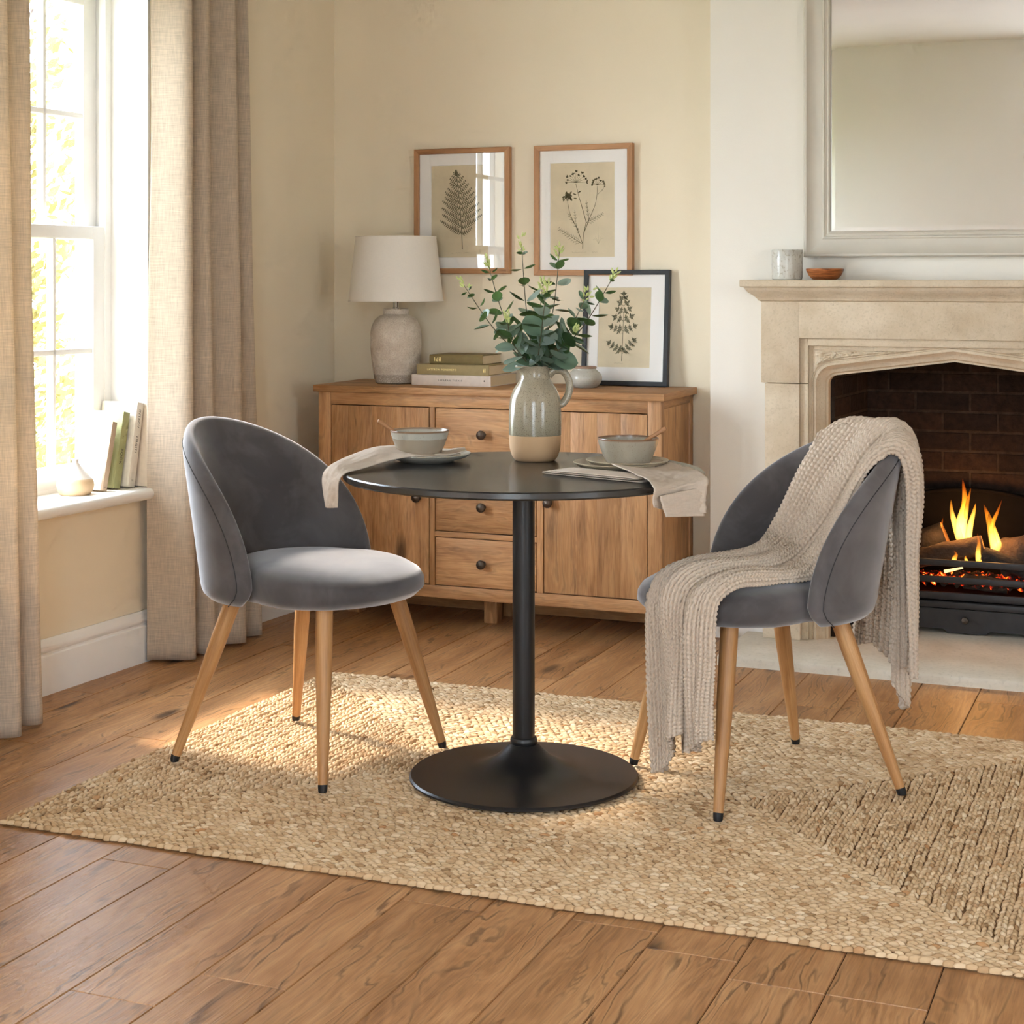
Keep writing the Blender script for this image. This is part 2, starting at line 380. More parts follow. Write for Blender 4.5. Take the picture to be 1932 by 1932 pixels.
M['jar'] = speckle('milky jar glaze', c(196, 192, 180), c(150, 138, 118), .64, .2, 220.)
M['jarlid'] = plain('jar lid clay', c(164, 134, 112), .5, var=.1, scale=60)
M['cup'] = speckle('pale mottled cup glaze', c(206, 202, 190), c(166, 156, 138), .56, .25, 120.)
M['budvase'] = speckle('white bud vase glaze', c(236, 226, 214), c(206, 184, 156), .66, .35, 160., (.047, 0), c(222, 190, 150))
t = NT('hand textured lamp ceramic'); o = t.obj(); z = t.sep(o)[2]
vo = t.n('ShaderNodeTexVoronoi', {'Vector': o, 'Scale': 210.}).outputs['Distance']; n = t.noise(o, 30., 4)
col = t.mix(t.rng(n, .3, .7), c(226, 214, 198), c(208, 192, 174))
col = t.mix(t.math('MULTIPLY', t.rng(vo, .5, .8), .3), col, c(176, 156, 136))
m = t.math('LESS_THAN', z, .033)
col = t.mix(m, col, t.mix(t.rng(t.noise(o, 300., 2), .55, .62), c(172, 158, 142), c(216, 206, 192)))
t.bump(t.math('MULTIPLY', vo, t.math('SUBTRACT', 1., m)), .55, .004)
M['lampbase'] = t.go(col, .7, spec=.3)
# plants
t = NT('eucalyptus leaf'); bk = t.n('ShaderNodeNewGeometry').outputs['Backfacing']; n = t.noise(t.obj(), 60., 3); r = t.rnd()
fr = t.mix(t.rng(t.math('ADD', t.math('MULTIPLY', n, .4), t.math('MULTIPLY', r, .7)), .2, .9), c(40, 66, 40), c(86, 118, 70))
col = t.mix(bk, fr, t.mix(r, c(104, 130, 108), c(164, 180, 168)))
t.go(col, .42, spec=.4)
tr = t.n('ShaderNodeBsdfTranslucent', {'Color': t.mix(.5, col, c(140, 170, 70))})
mx = t.n('ShaderNodeMixShader', {0: .18, 1: t.b.outputs[0], 2: tr.outputs[0]}); t.t.links.new(mx.outputs[0], t.out.inputs[0])
M['leaf'] = t.mat
M['bud'] = plain('eucalyptus bud', c(196, 204, 130), .6, var=.15, scale=200)
M['twig'] = plain('eucalyptus stem', c(92, 84, 58), .7, var=.15, scale=80)
t = NT('sunlit garden leaf'); r = t.rnd(); col = t.ramp(r, [(0., c(108, 100, 56)), (.5, c(142, 126, 74)), (.8, c(166, 146, 94)), (1., c(140, 108, 68))])
t.go(col, .6, spec=.2); tr = t.n('ShaderNodeBsdfTranslucent', {'Color': col})
mx = t.n('ShaderNodeMixShader', {0: .4, 1: t.b.outputs[0], 2: tr.outputs[0]}); t.t.links.new(mx.outputs[0], t.out.inputs[0])
M['gardenleaf'] = t.mat
M['bark'] = plain('log bark', c(62, 45, 32), .9, var=.35, scale=30, bump=.8, bscale=45, dist=.01)
M['char'] = plain('charred wood', c(34, 27, 23), .9, var=.4, scale=40, bump=.7, bscale=70, dist=.008)
M['split'] = wood('split log face', [(.2, c(110, 76, 46)), (.6, c(160, 118, 76)), (.9, c(184, 144, 98))], knots=0, rough=.8)
M['lawn'] = plain('garden lawn', c(96, 110, 56), .9, var=.3, scale=8)
M['brickout'] = plain('outside ground', c(150, 140, 120), .9, var=.1)
t = NT('glowing embers'); o = t.obj(); n = t.noise(o, 42., 3, .6)
hot = t.rng(n, .50, .70)
t.go(t.mix(hot, c(26, 20, 18), c(60, 24, 12)), .9, Emission_Color=t.ramp(hot, [(0., c(0, 0, 0)), (.35, c(150, 20, 4)), (.75, c(255, 96, 16)), (1., c(255, 190, 90))]), Emission_Strength=t.math('MULTIPLY', hot, 3.2))
M['ember'] = t.mat
# fire: light is given off inside the flame's body
t = NT('fire'); t.t.nodes.remove(t.b); g = t.n('ShaderNodeTexCoord').outputs['Generated']; z = t.sep(g)[2]
n = t.noise(t.n('ShaderNodeMapping', {'Vector': t.obj(), 'Scale': (1, 1, .35)}).outputs[0], 55., 2)
col = t.ramp(z, [(0., c(255, 176, 70)), (.3, c(255, 196, 84)), (.6, c(255, 150, 34)), (1., c(235, 84, 8))])
st = t.math('MULTIPLY', t.ramp(z, [(0., (.35, .35, .35, 1)), (.12, (1, 1, 1, 1)), (.5, (.72, .72, .72, 1)), (1., (.2, .2, .2, 1))]), t.rng(n, .3, .7, .55, 1.25))
em = t.n('ShaderNodeEmission', {'Color': col, 'Strength': t.math('MULTIPLY', st, 125.)})
t.t.links.new(em.outputs[0], t.out.inputs['Volume']); tr = t.n('ShaderNodeBsdfTransparent'); t.t.links.new(tr.outputs[0], t.out.inputs['Surface'])
M['flame'] = t.mat
# ================================================================ the room
def struct(o): o['kind'] = 'structure'; return o
# oak floor: every board is its own raised rectangle; u runs along the board
BW, A0 = .1703, -.9114
fb = MB(); fb.box(-3.5, 2.6, -.6, 6.3, -.06, -.0035, mi=1, rnd=.5)
pins = {-4: [2.483], -1: [2.96], 2: [2.81], -7: [2.902], -3: [2.93]}
rb = random.Random(11)
k = -16
while A0+k*BW < 2.55:
    x0, x1 = A0+k*BW, A0+(k+1)*BW
    js = [-.6]; p = pins.get(k)
    y = -.6+rb.uniform(.4, 1.6)
    if p: y = p[0]-1.75 if p[0]-1.75 > -.3 else p[0]
    while y < 6.25:
        js.append(y); y += rb.uniform(1.35, 2.2) if not (p and y < p[0]-.1) else p[0]-y
    js.append(6.3)
    for y0, y1 in zip(js[:-1], js[1:]):
        g, e = .0006, .0022; r = rb.random()
        vs = [(x0+g, y0+g, -.003), (x1-g, y0+g, -.003), (x1-g, y1-g, -.003), (x0+g, y1-g, -.003), (x0+e, y0+e, 0), (x1-e, y0+e, 0), (x1-e, y1-e, 0), (x0+e, y1-e, 0)]
        fs = [(4, 5, 6, 7), (0, 1, 5, 4), (1, 2, 6, 5), (2, 3, 7, 6), (3, 0, 4, 7)]
        fb.add(vs, fs, [[(vs[i][1], vs[i][0]) for i in f] for f in fs], r, 0)
    k += 1
struct(fb.build('floor', [M['oak'], M['gap']], loc=(0, 0, 0), rz=-TH, smooth=False))
CEIL = 2.78
struct(MB().box(-3.6, 2.6, -.6, 6.3, CEIL, CEIL+.08).build('ceiling', M['ceiling'], loc=(0, 0, 0), rz=-TH, smooth=False))
# walls parallel to the fireplace
BACK, BREAST = 5.646, 5.497
BL, BR = -1.507, .117           # ends of the chimney breast
struct(MB().box(-3.3, BL+.02, BACK, BACK+.12, 0, CEIL).build('wall_back', M['cream'], loc=(0, 0, 0), rz=-TH, smooth=False))
struct(MB().box(BR-.02, 2.5, BACK, BACK+.12, 0, CEIL).build('wall_alcove', M['cream'], loc=(0, 0, 0), rz=-TH, smooth=False))
cb = MB()
cb.box(BL, -1.2, BREAST, BACK+.1, 0, CEIL).box(-.19, BR, BREAST, BACK+.1, 0, CEIL).box(-1.2, -.19, BREAST, BACK+.1, 1.03, CEIL)
cb.box(BL, -1.14, BACK+.1, 6.25, 0, CEIL).box(-.25, BR, BACK+.1, 6.25, 0, CEIL).box(-1.14, -.25, 6.0, 6.25, 0, CEIL).box(-1.14, -.25, BACK+.1, 6.0, 1.03, CEIL)
struct(cb.build('wall_chimney_breast', M['pale'], loc=(0, 0, 0), rz=-TH, smooth=False))
R0, R1, RZ0, RZ1 = .55, 1.75, .45, 2.35      # unseen window added on the right to brighten the far left corner
wr_ = MB(); wr_.box(2.4, 2.5, -.5, R0, 0, CEIL).box(2.4, 2.5, R1, BACK+.1, 0, CEIL).box(2.4, 2.5, R0, R1, 0, RZ0).box(2.4, 2.5, R0, R1, RZ1, CEIL)
struct(wr_.build('wall_right', M['cream'], loc=(0, 0, 0), rz=-TH, smooth=False))
Q0, Q1, QZ0, QZ1 = -.88, .12, .25, 2.45   # unseen glazed opening added behind the camera for frontal fill light
wf = MB(); wf.box(-3.6, Q0, -.47, -.35, 0, CEIL).box(Q1, 2.5, -.47, -.35, 0, CEIL).box(Q0, Q1, -.47, -.35, 0, QZ0).box(Q0, Q1, -.47, -.35, QZ1, CEIL)
struct(wf.build('wall_front', M['offwhite'], loc=(0, 0, 0), rz=-TH, smooth=False))
# window wall: x is the distance into the room, -y runs from the far corner towards the camera
W0, W1, WZ0, WZ1 = 1.148, 2.60, .53, 2.16
S0, S1 = 5.0, 6.3
lw = MB()
for c0, c1 in ((-.12, W0), (W1, S0), (S1, 7.0)): lw.box(-.3, 0, -c1, -c0, 0, CEIL)
for c0, c1, zb in ((W0, W1, WZ0), (S0, S1, WZ0)):
    lw.box(-.3, 0, -c1, -c0, 0, zb-.02); lw.box(-.3, 0, -c1, -c0, WZ1, CEIL)
struct(lw.build('wall_left', M['cream'], loc=CORNER, rz=-WT, smooth=False))
rv = MB()                       # white plastered reveals
rv.box(-.152, -.001, -W0-.012, -W0+.001, WZ0, WZ1).box(-.152, -.001, -W1-.001, -W1+.012, WZ0, WZ1).box(-.152, -.001, -W1, -W0, WZ1-.012, WZ1+.001)
struct(rv.build('trim_1', M['white'], loc=CORNER, rz=-WT, smooth=False))
rw = empty('fill_window_4', (0, 0, 0), -TH, kind='structure'); rf_ = MB()
for i in range(3): y = R0+(R1-R0-.06)*i/2; rf_.box(2.43, 2.47, y, y+.06, RZ0, RZ1, .004)
for zz in (RZ0, (RZ0+RZ1)/2, RZ1-.06): rf_.box(2.43, 2.47, R0, R1, zz, zz+.06, .004)
rf_.build('window_frame', M['white'], rw); MB().box(2.448, 2.453, R0, R1, RZ0, RZ1).build('pane', M['glass'], rw, smooth=False)
gw = empty('fill_window_2', (0, 0, 0), -TH, kind='structure'); gf = MB()
for i in range(3): x = Q0+(Q1-Q0-.06)*i/2; gf.box(x, x+.06, -.45, -.39, QZ0, QZ1, .004)
for zz in (QZ0, QZ1-.06): gf.box(Q0, Q1, -.45, -.39, zz, zz+.06, .004)
gf.build('window_frame', M['white'], gw); MB().box(Q0, Q1, -.425, -.419, QZ0, QZ1).build('pane', M['glass'], gw, smooth=False)
# sash window
def sash_window(name, c0, c1, npane, deep):
    w = empty(name, CORNER, -WT, kind='structure')
    z0, z1, mid = WZ0, WZ1, 1.354
    f = MB(); d0, d1 = -.25, -.148
    f.box(d0, d1, -c0-.030, -c0, z0, z1, .003).box(d0, d1, -c1, -c1+.030, z0, z1, .003).box(d0, d1, -c1, -c0, z1-.03, z1, .003).box(d0, d1, -c1, -c0, z0-.01, z0+.035, .003)
    f.box(-.172, d1+.004, -c0-.042, -c0-.0, z0+.03, z1, .004).box(-.172, d1+.004, -c1, -c1+.042, z0+.03, z1, .004)
    f.build('window_frame', M['white'], w)
    def sash(nm, za, zb, d, bot, top):
        s = MB(); a0, a1 = c0+.034, c1-.034; st = .062
        s.box(d, d+.035, -a0-st, -a0, za, zb, .004).box(d, d+.035, -a1, -a1+st, za, zb, .004)
        s.box(d, d+.035, -a1+st-.002, -a0-st+.002, za, za+bot, .004).box(d, d+.035, -a1+st-.002, -a0-st+.002, zb-top, zb, .004)
        pw = (a1-a0-2*st)/npane
        for i in range(1, npane): s.box(d+.004, d+.031, -a0-st-pw*i-.008, -a0-st-pw*i+.008, za+bot, zb-top, .003)
        zc = (za+bot+zb-top)/2
        s.box(d+.004, d+.031, -a1+st, -a0-st, zc-.009, zc+.009, .003)
        so = s.build(nm, M['white'], w)
        MB().box(d+.016, d+.019, -a1+st-.004, -a0-st+.004, za+bot-.004, zb-top+.004).build('pane', M['glass'], so, smooth=False)
    sash('upper_sash', mid-.02, z1-.03, -.222, .042, .05)
    sash('lower_sash', z0+.03, mid+.022, -.184, .07, .042)
    return w
win = sash_window('window_1', W0, W1, 7, 1)
sash_window('window_3', S0, S1, 4, 0)
# sill board with a rounded nose
sp = [(-.152, .515), (.030, .515)]+[(.036+.016*cos(t), .533+.0185*sin(t)) for t in np.linspace(-pi/2, pi/2, 9)]+[(.030, .5515), (-.152, .5515)]
sb = MB().prism(sp, -W1-.05, -W0+.018)
sb.v = [(x, y, z) for x, y, z in sb.v]
sb.build('window_sill', M['white'], win, fix=True)
# skirting boards: moulded profile (out, up)
SK = [(0, 0), (.020, 0), (.020, .108), (.0185, .113), (.013, .116), (.0125, .121), (.0165, .126), (.0175, .133), (.016, .141), (.011, .150), (.0085, .156), (.004, .160), (0, .160)]
def skirting(name, p0, p1, inward, loc, rz):
    m = MB(); P = []
    for (x, y) in (p0, p1): P.append([(x+inward[0]*o, y+inward[1]*o, z) for o, z in SK])
    m.grid(P); n = len(SK)
    m.f += [tuple(range(n)), tuple(range(2*n-1, n-1, -1))]; m.r += [0, 0]; m.m += [0, 0]; m.uv += [[(0, 0)]*n]*2
    struct(m.build(name, M['white'], loc=loc, rz=rz, fix=True))
skirting('baseboard_left', (0.001, -6.5), (0.001, 0), (1, 0), CORNER, -WT)
skirting('baseboard_back', (-3.02, BACK-.001), (BL, BACK-.001), (0, -1), (0, 0, 0), -TH)
skirting('baseboard_breast', (BL+.001, BREAST-.001), (-1.312, BREAST-.001), (0, -1), (0, 0, 0), -TH)
skirting('baseboard_right', (2.399, 0), (2.399, BACK), (-1, 0), (0, 0, 0), -TH)
# ---------------------------------------------------------------- outside the window
random.seed(21)
tag(MB().box(-14, -.6, -6, 12, -.55, -.5).build('garden_lawn', M['lawn'], loc=CORNER, rz=-WT, smooth=False), 'green garden lawn seen low through the sash window', 'lawn', kind='stuff')
def leaves(n, blobs, size):
    m = MB(); rr = random.Random(n)
    for _ in range(n):
        cx, cy, cz, rx, ry, rz = rr.choice(blobs)
        v = Vector((rr.gauss(0, 1), rr.gauss(0, 1), rr.gauss(0, 1))).normalized()*rr.uniform(.45, 1)**.5
        p = Vector((cx+v.x*rx, cy+v.y*ry, cz+v.z*rz)); a = Vector((rr.gauss(0, 1), rr.gauss(0, 1), rr.gauss(0, 1))).normalized()
        b = a.orthogonal().normalized(); d = a.cross(b); s = size*rr.uniform(.6, 1.0)
        m.add([p-b*s, p+d*s*.45-b*s*.1, p+b*s, p-d*s*.45-b*s*.1], [(0, 1, 2, 3)], rnd=rr.random())
    return m
def tree(loc, label, h, blobs, n):
    o = empty('garden_tree', loc, 0, label, 'tree', 'trees in the garden outside the window')
    leaves(n, blobs, .06).build('crown', M['gardenleaf'], o, smooth=False)
    tk = MB().tube([(0, 0, 0), (.05, 0, h*.4), (-.03, .05, h*.8)], [.09, .07, .04], 8)
    for _ in range(5):
        z = random.uniform(.35, .7)*h; a = random.uniform(0, 6.28)
        tk.tube([(.03, 0, z), (.5*cos(a), .5*sin(a), z+.5), (.9*cos(a), .9*sin(a), z+.8)], [.035, .02, .008], 6)
    tk.build('trunk', M['bark'], o)
def wl(d, cc, z=0): return CORNER+Matrix.Rotation(-WT, 3, 'Z') @ Vector((d, -cc, z))
tree(wl(-3.7, -2.1, -.497), 'yellow green garden tree seen through the upper right panes', 4.2, [(0, 0, 3.1, .55, .8, .75), (.2, .3, 2.2, .5, .7, .6), (-.1, -.5, 3.7, .35, .5, .35), (.1, -.2, 1.5, .45, .6, .5)], 2600)
tree(wl(-6.4, -3.0, -.497), 'paler garden tree farther off behind the window bars', 4.6, [(0, 0, 2.2, 1., .9, .7), (.3, .5, 3.2, .5, .6, .5), (-.4, -.8, 1.5, .9, .9, .7)], 2400)
bu = empty('garden_bush', wl(-2.3, -.9, -.497), 0, 'low leafy bush outside the bottom right window panes', 'bush')
leaves(2600, [(0, 0, .75, .45, .7, .6), (.1, -.5, .5, .4, .5, .5), (0, .5, 1.05, .35, .5, .45)], .045).build('foliage', M['gardenleaf'], bu, smooth=False)
MB().tube([(0, 0, 0), (.02, .03, .5), (0, 0, .9)], [.03, .02, .01], 6).build('stem', M['bark'], bu)
# ---------------------------------------------------------------- fireplace
fp = empty('fireplace', room(0, 0, 0), -TH, 'pale carved limestone fireplace surround with pointed arch and mantel shelf', 'fireplace')
FL, FR, FC = -1.308, -.082, -.695
FB = 5.40                       # front face
def mirror_poly(P): return [[(2*FC-x, y, z) for x, y, z in row] for row in P]
# hearth slab with a chipped front edge
hb = MB(); rr = random.Random(4); n = 90; prof = []
for i in range(n):
    a = -1.372+(2*(FC+1.372))*i/(n-1); ch = max(0, noise.noise((a*16, 3, 1)))*.010+max(0, noise.noise((a*60, 8, 1)))*.005
    prof.append([(a, 5.99, 0), (a, 5.99, .03), (a, 5.3, .03), (a, 5.088+ch+.004, .0305-ch*.3), (a, 5.088+ch*.4, .026-ch), (a, 5.088, .012), (a, 5.086, 0)])
hb.grid(prof); m = len(prof[0])
hb.f += [tuple(range(m)), tuple((n-1)*m+q for q in range(m))[::-1]]; hb.r += [0, 0]; hb.m += [0, 0]; hb.uv += [[(0, 0)]*m]*2
hb.build('hearth', M['hearth'], fp, fix=True, angle=50)
for sgn, nm in ((1, 'l'), (-1, 'r')):
    j = MB(); X = lambda a: a if sgn == 1 else 2*FC-a
    def jb(a0, a1, *q, **kw): j.box(min(X(a0), X(a1)), max(X(a0), X(a1)), *q, **kw)
    jb(-1.296, -1.181, FB, BREAST, .03, .8665, bev=.003); jb(-1.302, -1.176, FB-.006, BREAST, .03, .115, bev=.004)
    jb(-1.181, -1.154, FB+.012, BREAST, .03, .8665, bev=.002)
    j.build('jamb', M['stone'], fp)
li = MB()
li.box(FL, -1.181, FB, BREAST, .8685, 1.16, .002).box(2*FC+1.181, FR, FB, BREAST, .8685, 1.16, .002).box(-1.182, 2*FC+1.182, FB, BREAST, 1.016, 1.16, .002)
li.box(-1.1815, -1.154, FB+.012, BREAST, .8685, 1.0165, .002).box(2*FC+1.154, 2*FC+1.1815, FB+.012, BREAST, .8685, 1.0165, .002).box(-1.16, 2*FC+1.16, FB+.012, BREAST, .991, 1.0165, .002)
li.build('lintel', M['stone'], fp)
# arch panel: jambs of the opening, rounded shoulders, straight rise to a point
def arch(off):                  # half outline from foot to apex, grown outwards by off
    x0 = -1.098-off; P = [(x0, .03), (x0, .30), (x0, .60)]; ap = (FC, .944+off*1.04)
    r = .030+off*.9; sl = (.944-.889)/(1.085-.695); ang = math.atan(sl)
    zs = .8905+off*1.0-(1.085-1.098)*0; cxr = x0+r; czr = zs-r+.004
    for q in np.linspace(0, 1, 9):
        th = pi-q*(pi/2-ang); P.append((cxr+r*cos(th), czr+r*sin(th)))
    x1, z1 = P[-1]
    for q in np.linspace(.12, 1, 9): P.append((x1+(ap[0]-x1)*q, z1+(ap[1]-z1)*q))
    return P
rings = [(.050, FB+.026), (.048, FB+.030), (.044, FB+.031), (.042, FB+.027), (.034, FB+.027), (.026, FB+.040), (.018, FB+.048), (.010, FB+.052), (.006, FB+.060), (0., FB+.062), (0., FB+.20)]
ab = MB()
half = [[(x, d, z) for x, z in arch(o)] for o, d in rings]
full = [row+[(2*FC-x, y, z) for x, y, z in row[::-1][1:]] for row in half]
ab.grid(full)
oin = arch(.050); outer = []
for i, (x, z) in enumerate(oin):
    if i < 3: outer.append((-1.156, z))
    elif i < 7: outer.append((-1.156, lin(i, [2, 7], [.60, .993])))
    elif i == 7: outer.append((-1.156, .993))
    else: outer.append((lin(i, [7, len(oin)-1], [-1.156, FC]), .993))
oh = [(x, FB+.026, z) for x, z in outer]; ofull = oh+[(2*FC-x, y, z) for x, y, z in oh[::-1][1:]]
ab.grid([ofull, full[0]])
ab.build('arch_panel', M['stone'], fp, fix=True, angle=30)
# rough carved spandrels in the two corners
for sgn in (1, -1):
    sp = MB(); P = []; nu, nv = 70, 16
    for i in range(nu):
        u = i/(nu-1); x = -1.140+.285*u; zt = .9765; row = []
        zb = lin(u, [0, .05, .12, .25, .45, .7, 1.], [.900, .922, .934, .946, .957, .9665, .974])
        for q in range(nv):
            v = q/(nv-1); z = zb+(zt-zb)*v
            e = min(1, min(u, 1-u)*18, min(v, 1-v)*5+.0)
            hgt = (.5+.5*noise.noise((x*95, z*95, 2)))*.009+abs(noise.noise((x*220, z*220, 5)))*.009
            row.append((x if sgn == 1 else 2*FC-x, FB+.0255+.002-e*hgt*1.0, z))
        P.append(row)
    sp.grid(P); sp.build('spandrel', M['stone'], fp, fix=True, angle=40)
    b = MB()
    pts = [(-1.143, .9795), (-.845, .9775)]
    q = [(x if sgn == 1 else 2*FC-x, FB+.0262, z) for x, z in ((-1.1425, .896), (-1.1425, .9795), (-.845, .977))]
    b.tube(q, .0022, 6)
    b.build('carved_border', M['stone'], fp)
# mantel shelf: slab over a cove
mp = [(1.135, 0), (1.139, .008), (1.143, .010), (1.150, .016), (1.159, .027), (1.168, .038), (1.176, .044), (1.181, .046), (1.183, .056), (1.186, .058), (1.204, .058), (1.206, .056)]
P = []
for z, o in mp: P.append([(FL-o, BREAST, z), (FL-o, FB-o, z), (FR+o, FB-o, z), (FR+o, BREAST, z)])
ms = MB(); nseg = 60; P2 = []
for row in P:
    r2 = [row[0]]
    for i in range(nseg+1):
        q = i/nseg; p = Vector(row[1]).lerp(Vector(row[2]), q); r2.append((p.x, p.y+noise.noise((p.x*9, p.z*30, 0))*.0012, p.z))
    P2.append(r2+[row[3]])
ms.grid(P2); nn = len(P2[0]); ms.f.append(tuple((len(P2)-1)*nn+i for i in range(nn))); ms.r.append(0); ms.m.append(0); ms.uv.append([(0, 0)]*nn)
ms.build('mantel_shelf', M['stone'], fp, fix=True, angle=25)
# brick firebox
bk = MB(); x0, x1, y0, y1 = -1.104, 2*FC+1.104, BREAST+.002, 5.96
def quad(a, b, cc, d, uvs): bk.add([a, b, cc, d], [(0, 1, 2, 3)], [uvs])
quad((x0+.03, y1, 0), (x1-.03, y1, 0), (x1-.03, y1, 1.0), (x0+.03, y1, 1.0), [(0, 0), (x1-x0, 0), (x1-x0, 1.0), (0, 1.0)])
quad((x0, y0, 0), (x0+.03, y1, 0), (x0+.03, y1, 1.0), (x0, y0, 1.0), [(0, 0), (y1-y0, 0), (y1-y0, 1.0), (0, 1.0)])
quad((x1-.03, y1, 0), (x1, y0, 0), (x1, y0, 1.0), (x1-.03, y1, 1.0), [(0, 0), (y1-y0, 0), (y1-y0, 1.0), (0, 1.0)])
quad((x0, y0, 1.0), (x1, y0, 1.0), (x1, y1, 1.0), (x0, y1, 1.0), [(0, 0), (1, 0), (1, .5), (0, .5)])
outline(bk.build('brick_lining', M['brick'], fp, smooth=False), .02, 1)
# humped iron fireback leaning on the bricks
hp = [(-1.0, .03), (-1.0, .36)]+[(FC-.305*cos(t)*(1 if True else 1), .37+.115*sin(t)) for t in np.linspace(0, pi, 21)]+[(2*FC+1.0, .36), (2*FC+1.0, .03)]
fbk = MB(); fbk.prism(hp, 5.915, 5.94); fbk.tube([(x, 5.912, z) for x, z in hp[1:-1]], .008, 8)
fbk.build('fireback', M['soot'], fp, fix=True)
# ---------------------------------------------------------------- grate, logs, fire
gr = empty('fire_grate', room(0, 0, 0), -TH, 'black cast iron fire grate with bars and ash drawer in the fireplace', 'grate')
G0, G1, GB = -1.02, -.37, 5.69
for z0, z1 in ((.254, .275), (.198, .219), (.142, .167)):
    MB().box(G0, G1, GB-.004, GB+.008, z0, z1, .002).build('bar', M['iron'], gr)
MB().box(G0-.012, G1+.012, GB-.016, GB+.012, .116, .138, .004).build('ledge', M['iron'], gr)
ap = [(G0, .03), (G0, .112), (G1, .112), (G1, .03), (G1-.03, .03), (G1-.04, .043), (G1-.17, .043), (G1-.19, .031), (FC+.05, .031), (FC-.04, .031), (G0+.27, .031), (G0+.25, .043), (G0+.05, .043), (G0+.04, .03)]
dp = MB().prism([(G0, .036), (G0, .113), (G1, .113), (G1, .036), (G1-.02, .036), (G1-.035, .046), (G1-.24, .046), (G1-.255, .0345), (G0+.275, .0345), (G0+.26, .046), (G0+.035, .046), (G0+.02, .036)], GB-.006, GB+.02).build('ash_drawer', M['iron'], gr, fix=True)
kn = MB().lathe([(.004, 0), (.004, .010), (.010, .013), (.0125, .018), (.0105, .024), (.004, .027), (0, .0275)], 20, mat=Matrix.Translation((-.688, GB-.006, .081)) @ Matrix.Rotation(R(90), 4, 'X'))
kn.build('knob', M['knob'], dp)
for x in (G0, G1-.02): MB().box(x, x+.02, GB, GB+.2, .0305, .29, .003).build('side_plate', M['soot'], gr)
MB().box(G0+.02, G1-.02, GB+.012, GB+.2, .15, .16).build('fire_basket', M['soot'], gr)
def log(p0, p1, r, label, mat='bark', seed=1, flat=1., group='logs on the fire'):
    o = empty('log', room(0, 0, 0), -TH, label, 'log', group); rr = random.Random(seed)
    p0, p1 = Vector(p0), Vector(p1); m = MB(); n, k = 14, 18
    d = (p1-p0).normalized(); a = d.orthogonal().normalized(); b = d.cross(a); P = []
    for i in range(n):
        q = i/(n-1); cpt = p0.lerp(p1, q); row = []
        for j in range(k):
            t = 2*pi*j/k; w = 1+.18*noise.noise((cos(t)*1.4+seed, sin(t)*1.4, q*3))+.06*noise.noise((cos(t)*6, sin(t)*6+seed, q*9))
            row.append(cpt+(a*cos(t)+b*sin(t)*flat)*r*w)
        P.append(row)
    m.grid(P, cv=True); m.build('bark', M[mat], o, fix=True, angle=60)
    for row, s in ((P[0], -1), (P[-1], 1)):
        e = MB(); cc = sum((Vector(p) for p in row), Vector())/k
        e.add([cc+d*.001*s]+[Vector(p)+d*.0005*s for p in row], [(0, 1+j, 1+(j+1) % k) for j in range(k)], [[(0, 0), (.02*cos(6.28*j/k), .02*sin(6.28*j/k)), (.02*cos(6.28*(j+1)/k), .02*sin(6.28*(j+1)/k))] for j in range(k)])
        e.build('cut_end', M['split'], o, smooth=False)
log((-.865, 5.742, .262), (-.640, 5.765, .318), .034, 'brown log slanting up across the front of the fire', 'bark', 3)
log((-.640, 5.748, .290), (-.455, 5.742, .232), .027, 'dark log sloping down behind the top bar at the right', 'char', 8)
log((-.700, 5.742, .198), (-.560, 5.745, .190), .025, 'pale log end low behind the second bar', 'bark', 12)
log((-.585, 5.815, .262), (-.425, 5.80, .318), .066, 'thick rough log glowing at the back right of the fire', 'bark', 15)
log((-.965, 5.82, .25), (-.77, 5.835, .33), .052, 'charred log at the back left of the fire', 'char', 22)
em = MB(); P = []
for i in range(60):
    row = []
    for j in range(16):
        x = G0+.03+(G1-G0-.06)*i/59; y = GB+.024+.15*j/15
        row.append((x, y, .186+.042*sin(pi*j/15)**.5*(.55+.6*abs(noise.noise((x*26, y*26, 1))))+.022*noise.noise((x*70, y*70, 3))))
    P.append(row)
em.grid(P)
tag(em.build('ember_bed', M['ember'], loc=(0, 0, 0), rz=-TH, angle=60), 'bed of glowing red embers in the grate', 'embers', kind='stuff')
tag(MB().tube([(-.76, 5.708, .232), (-.70, 5.712, .248)], [.006, .003], 6).build('kindling', glow('burning kindling', c(255, 200, 130), 1.3), loc=(0, 0, 0), rz=-TH), 'small bright burning stick low behind the bars', 'kindling')
def flame(base, tips, label, y):
    m = MB()
    for (pts, w) in tips:
        P = crom([(x, y+dy, z) for x, dy, z in pts], 22)
        prof = [1.2*w*max(.03, (min(1, (i/21)*4+.45))*(1-(i/21)**1.6)**.9) for i in range(22)]
        m.tube(P, prof, 12, flat=.8)
    o = m.build('flame', M['flame'], loc=(0, 0, 0), rz=-TH, angle=180, fix=True)
    tag(o, label, 'flame', 'flames of the fire')
flame(0, [([(-.712, 0, .315), (-.716, 0, .38), (-.704, .005, .45), (-.712, 0, .535)], .022), ([(-.718, 0, .32), (-.735, 0, .375), (-.748, .004, .42), (-.750, 0, .462)], .012), ([(-.695, 0, .32), (-.688, .0, .37), (-.676, 0, .42), (-.668, 0, .455)], .013), ([(-.702, 0, .40), (-.698, 0, .44), (-.690, 0, .48), (-.684, 0, .505)], .008)], 'tallest flame at the middle of the fire', 5.80)
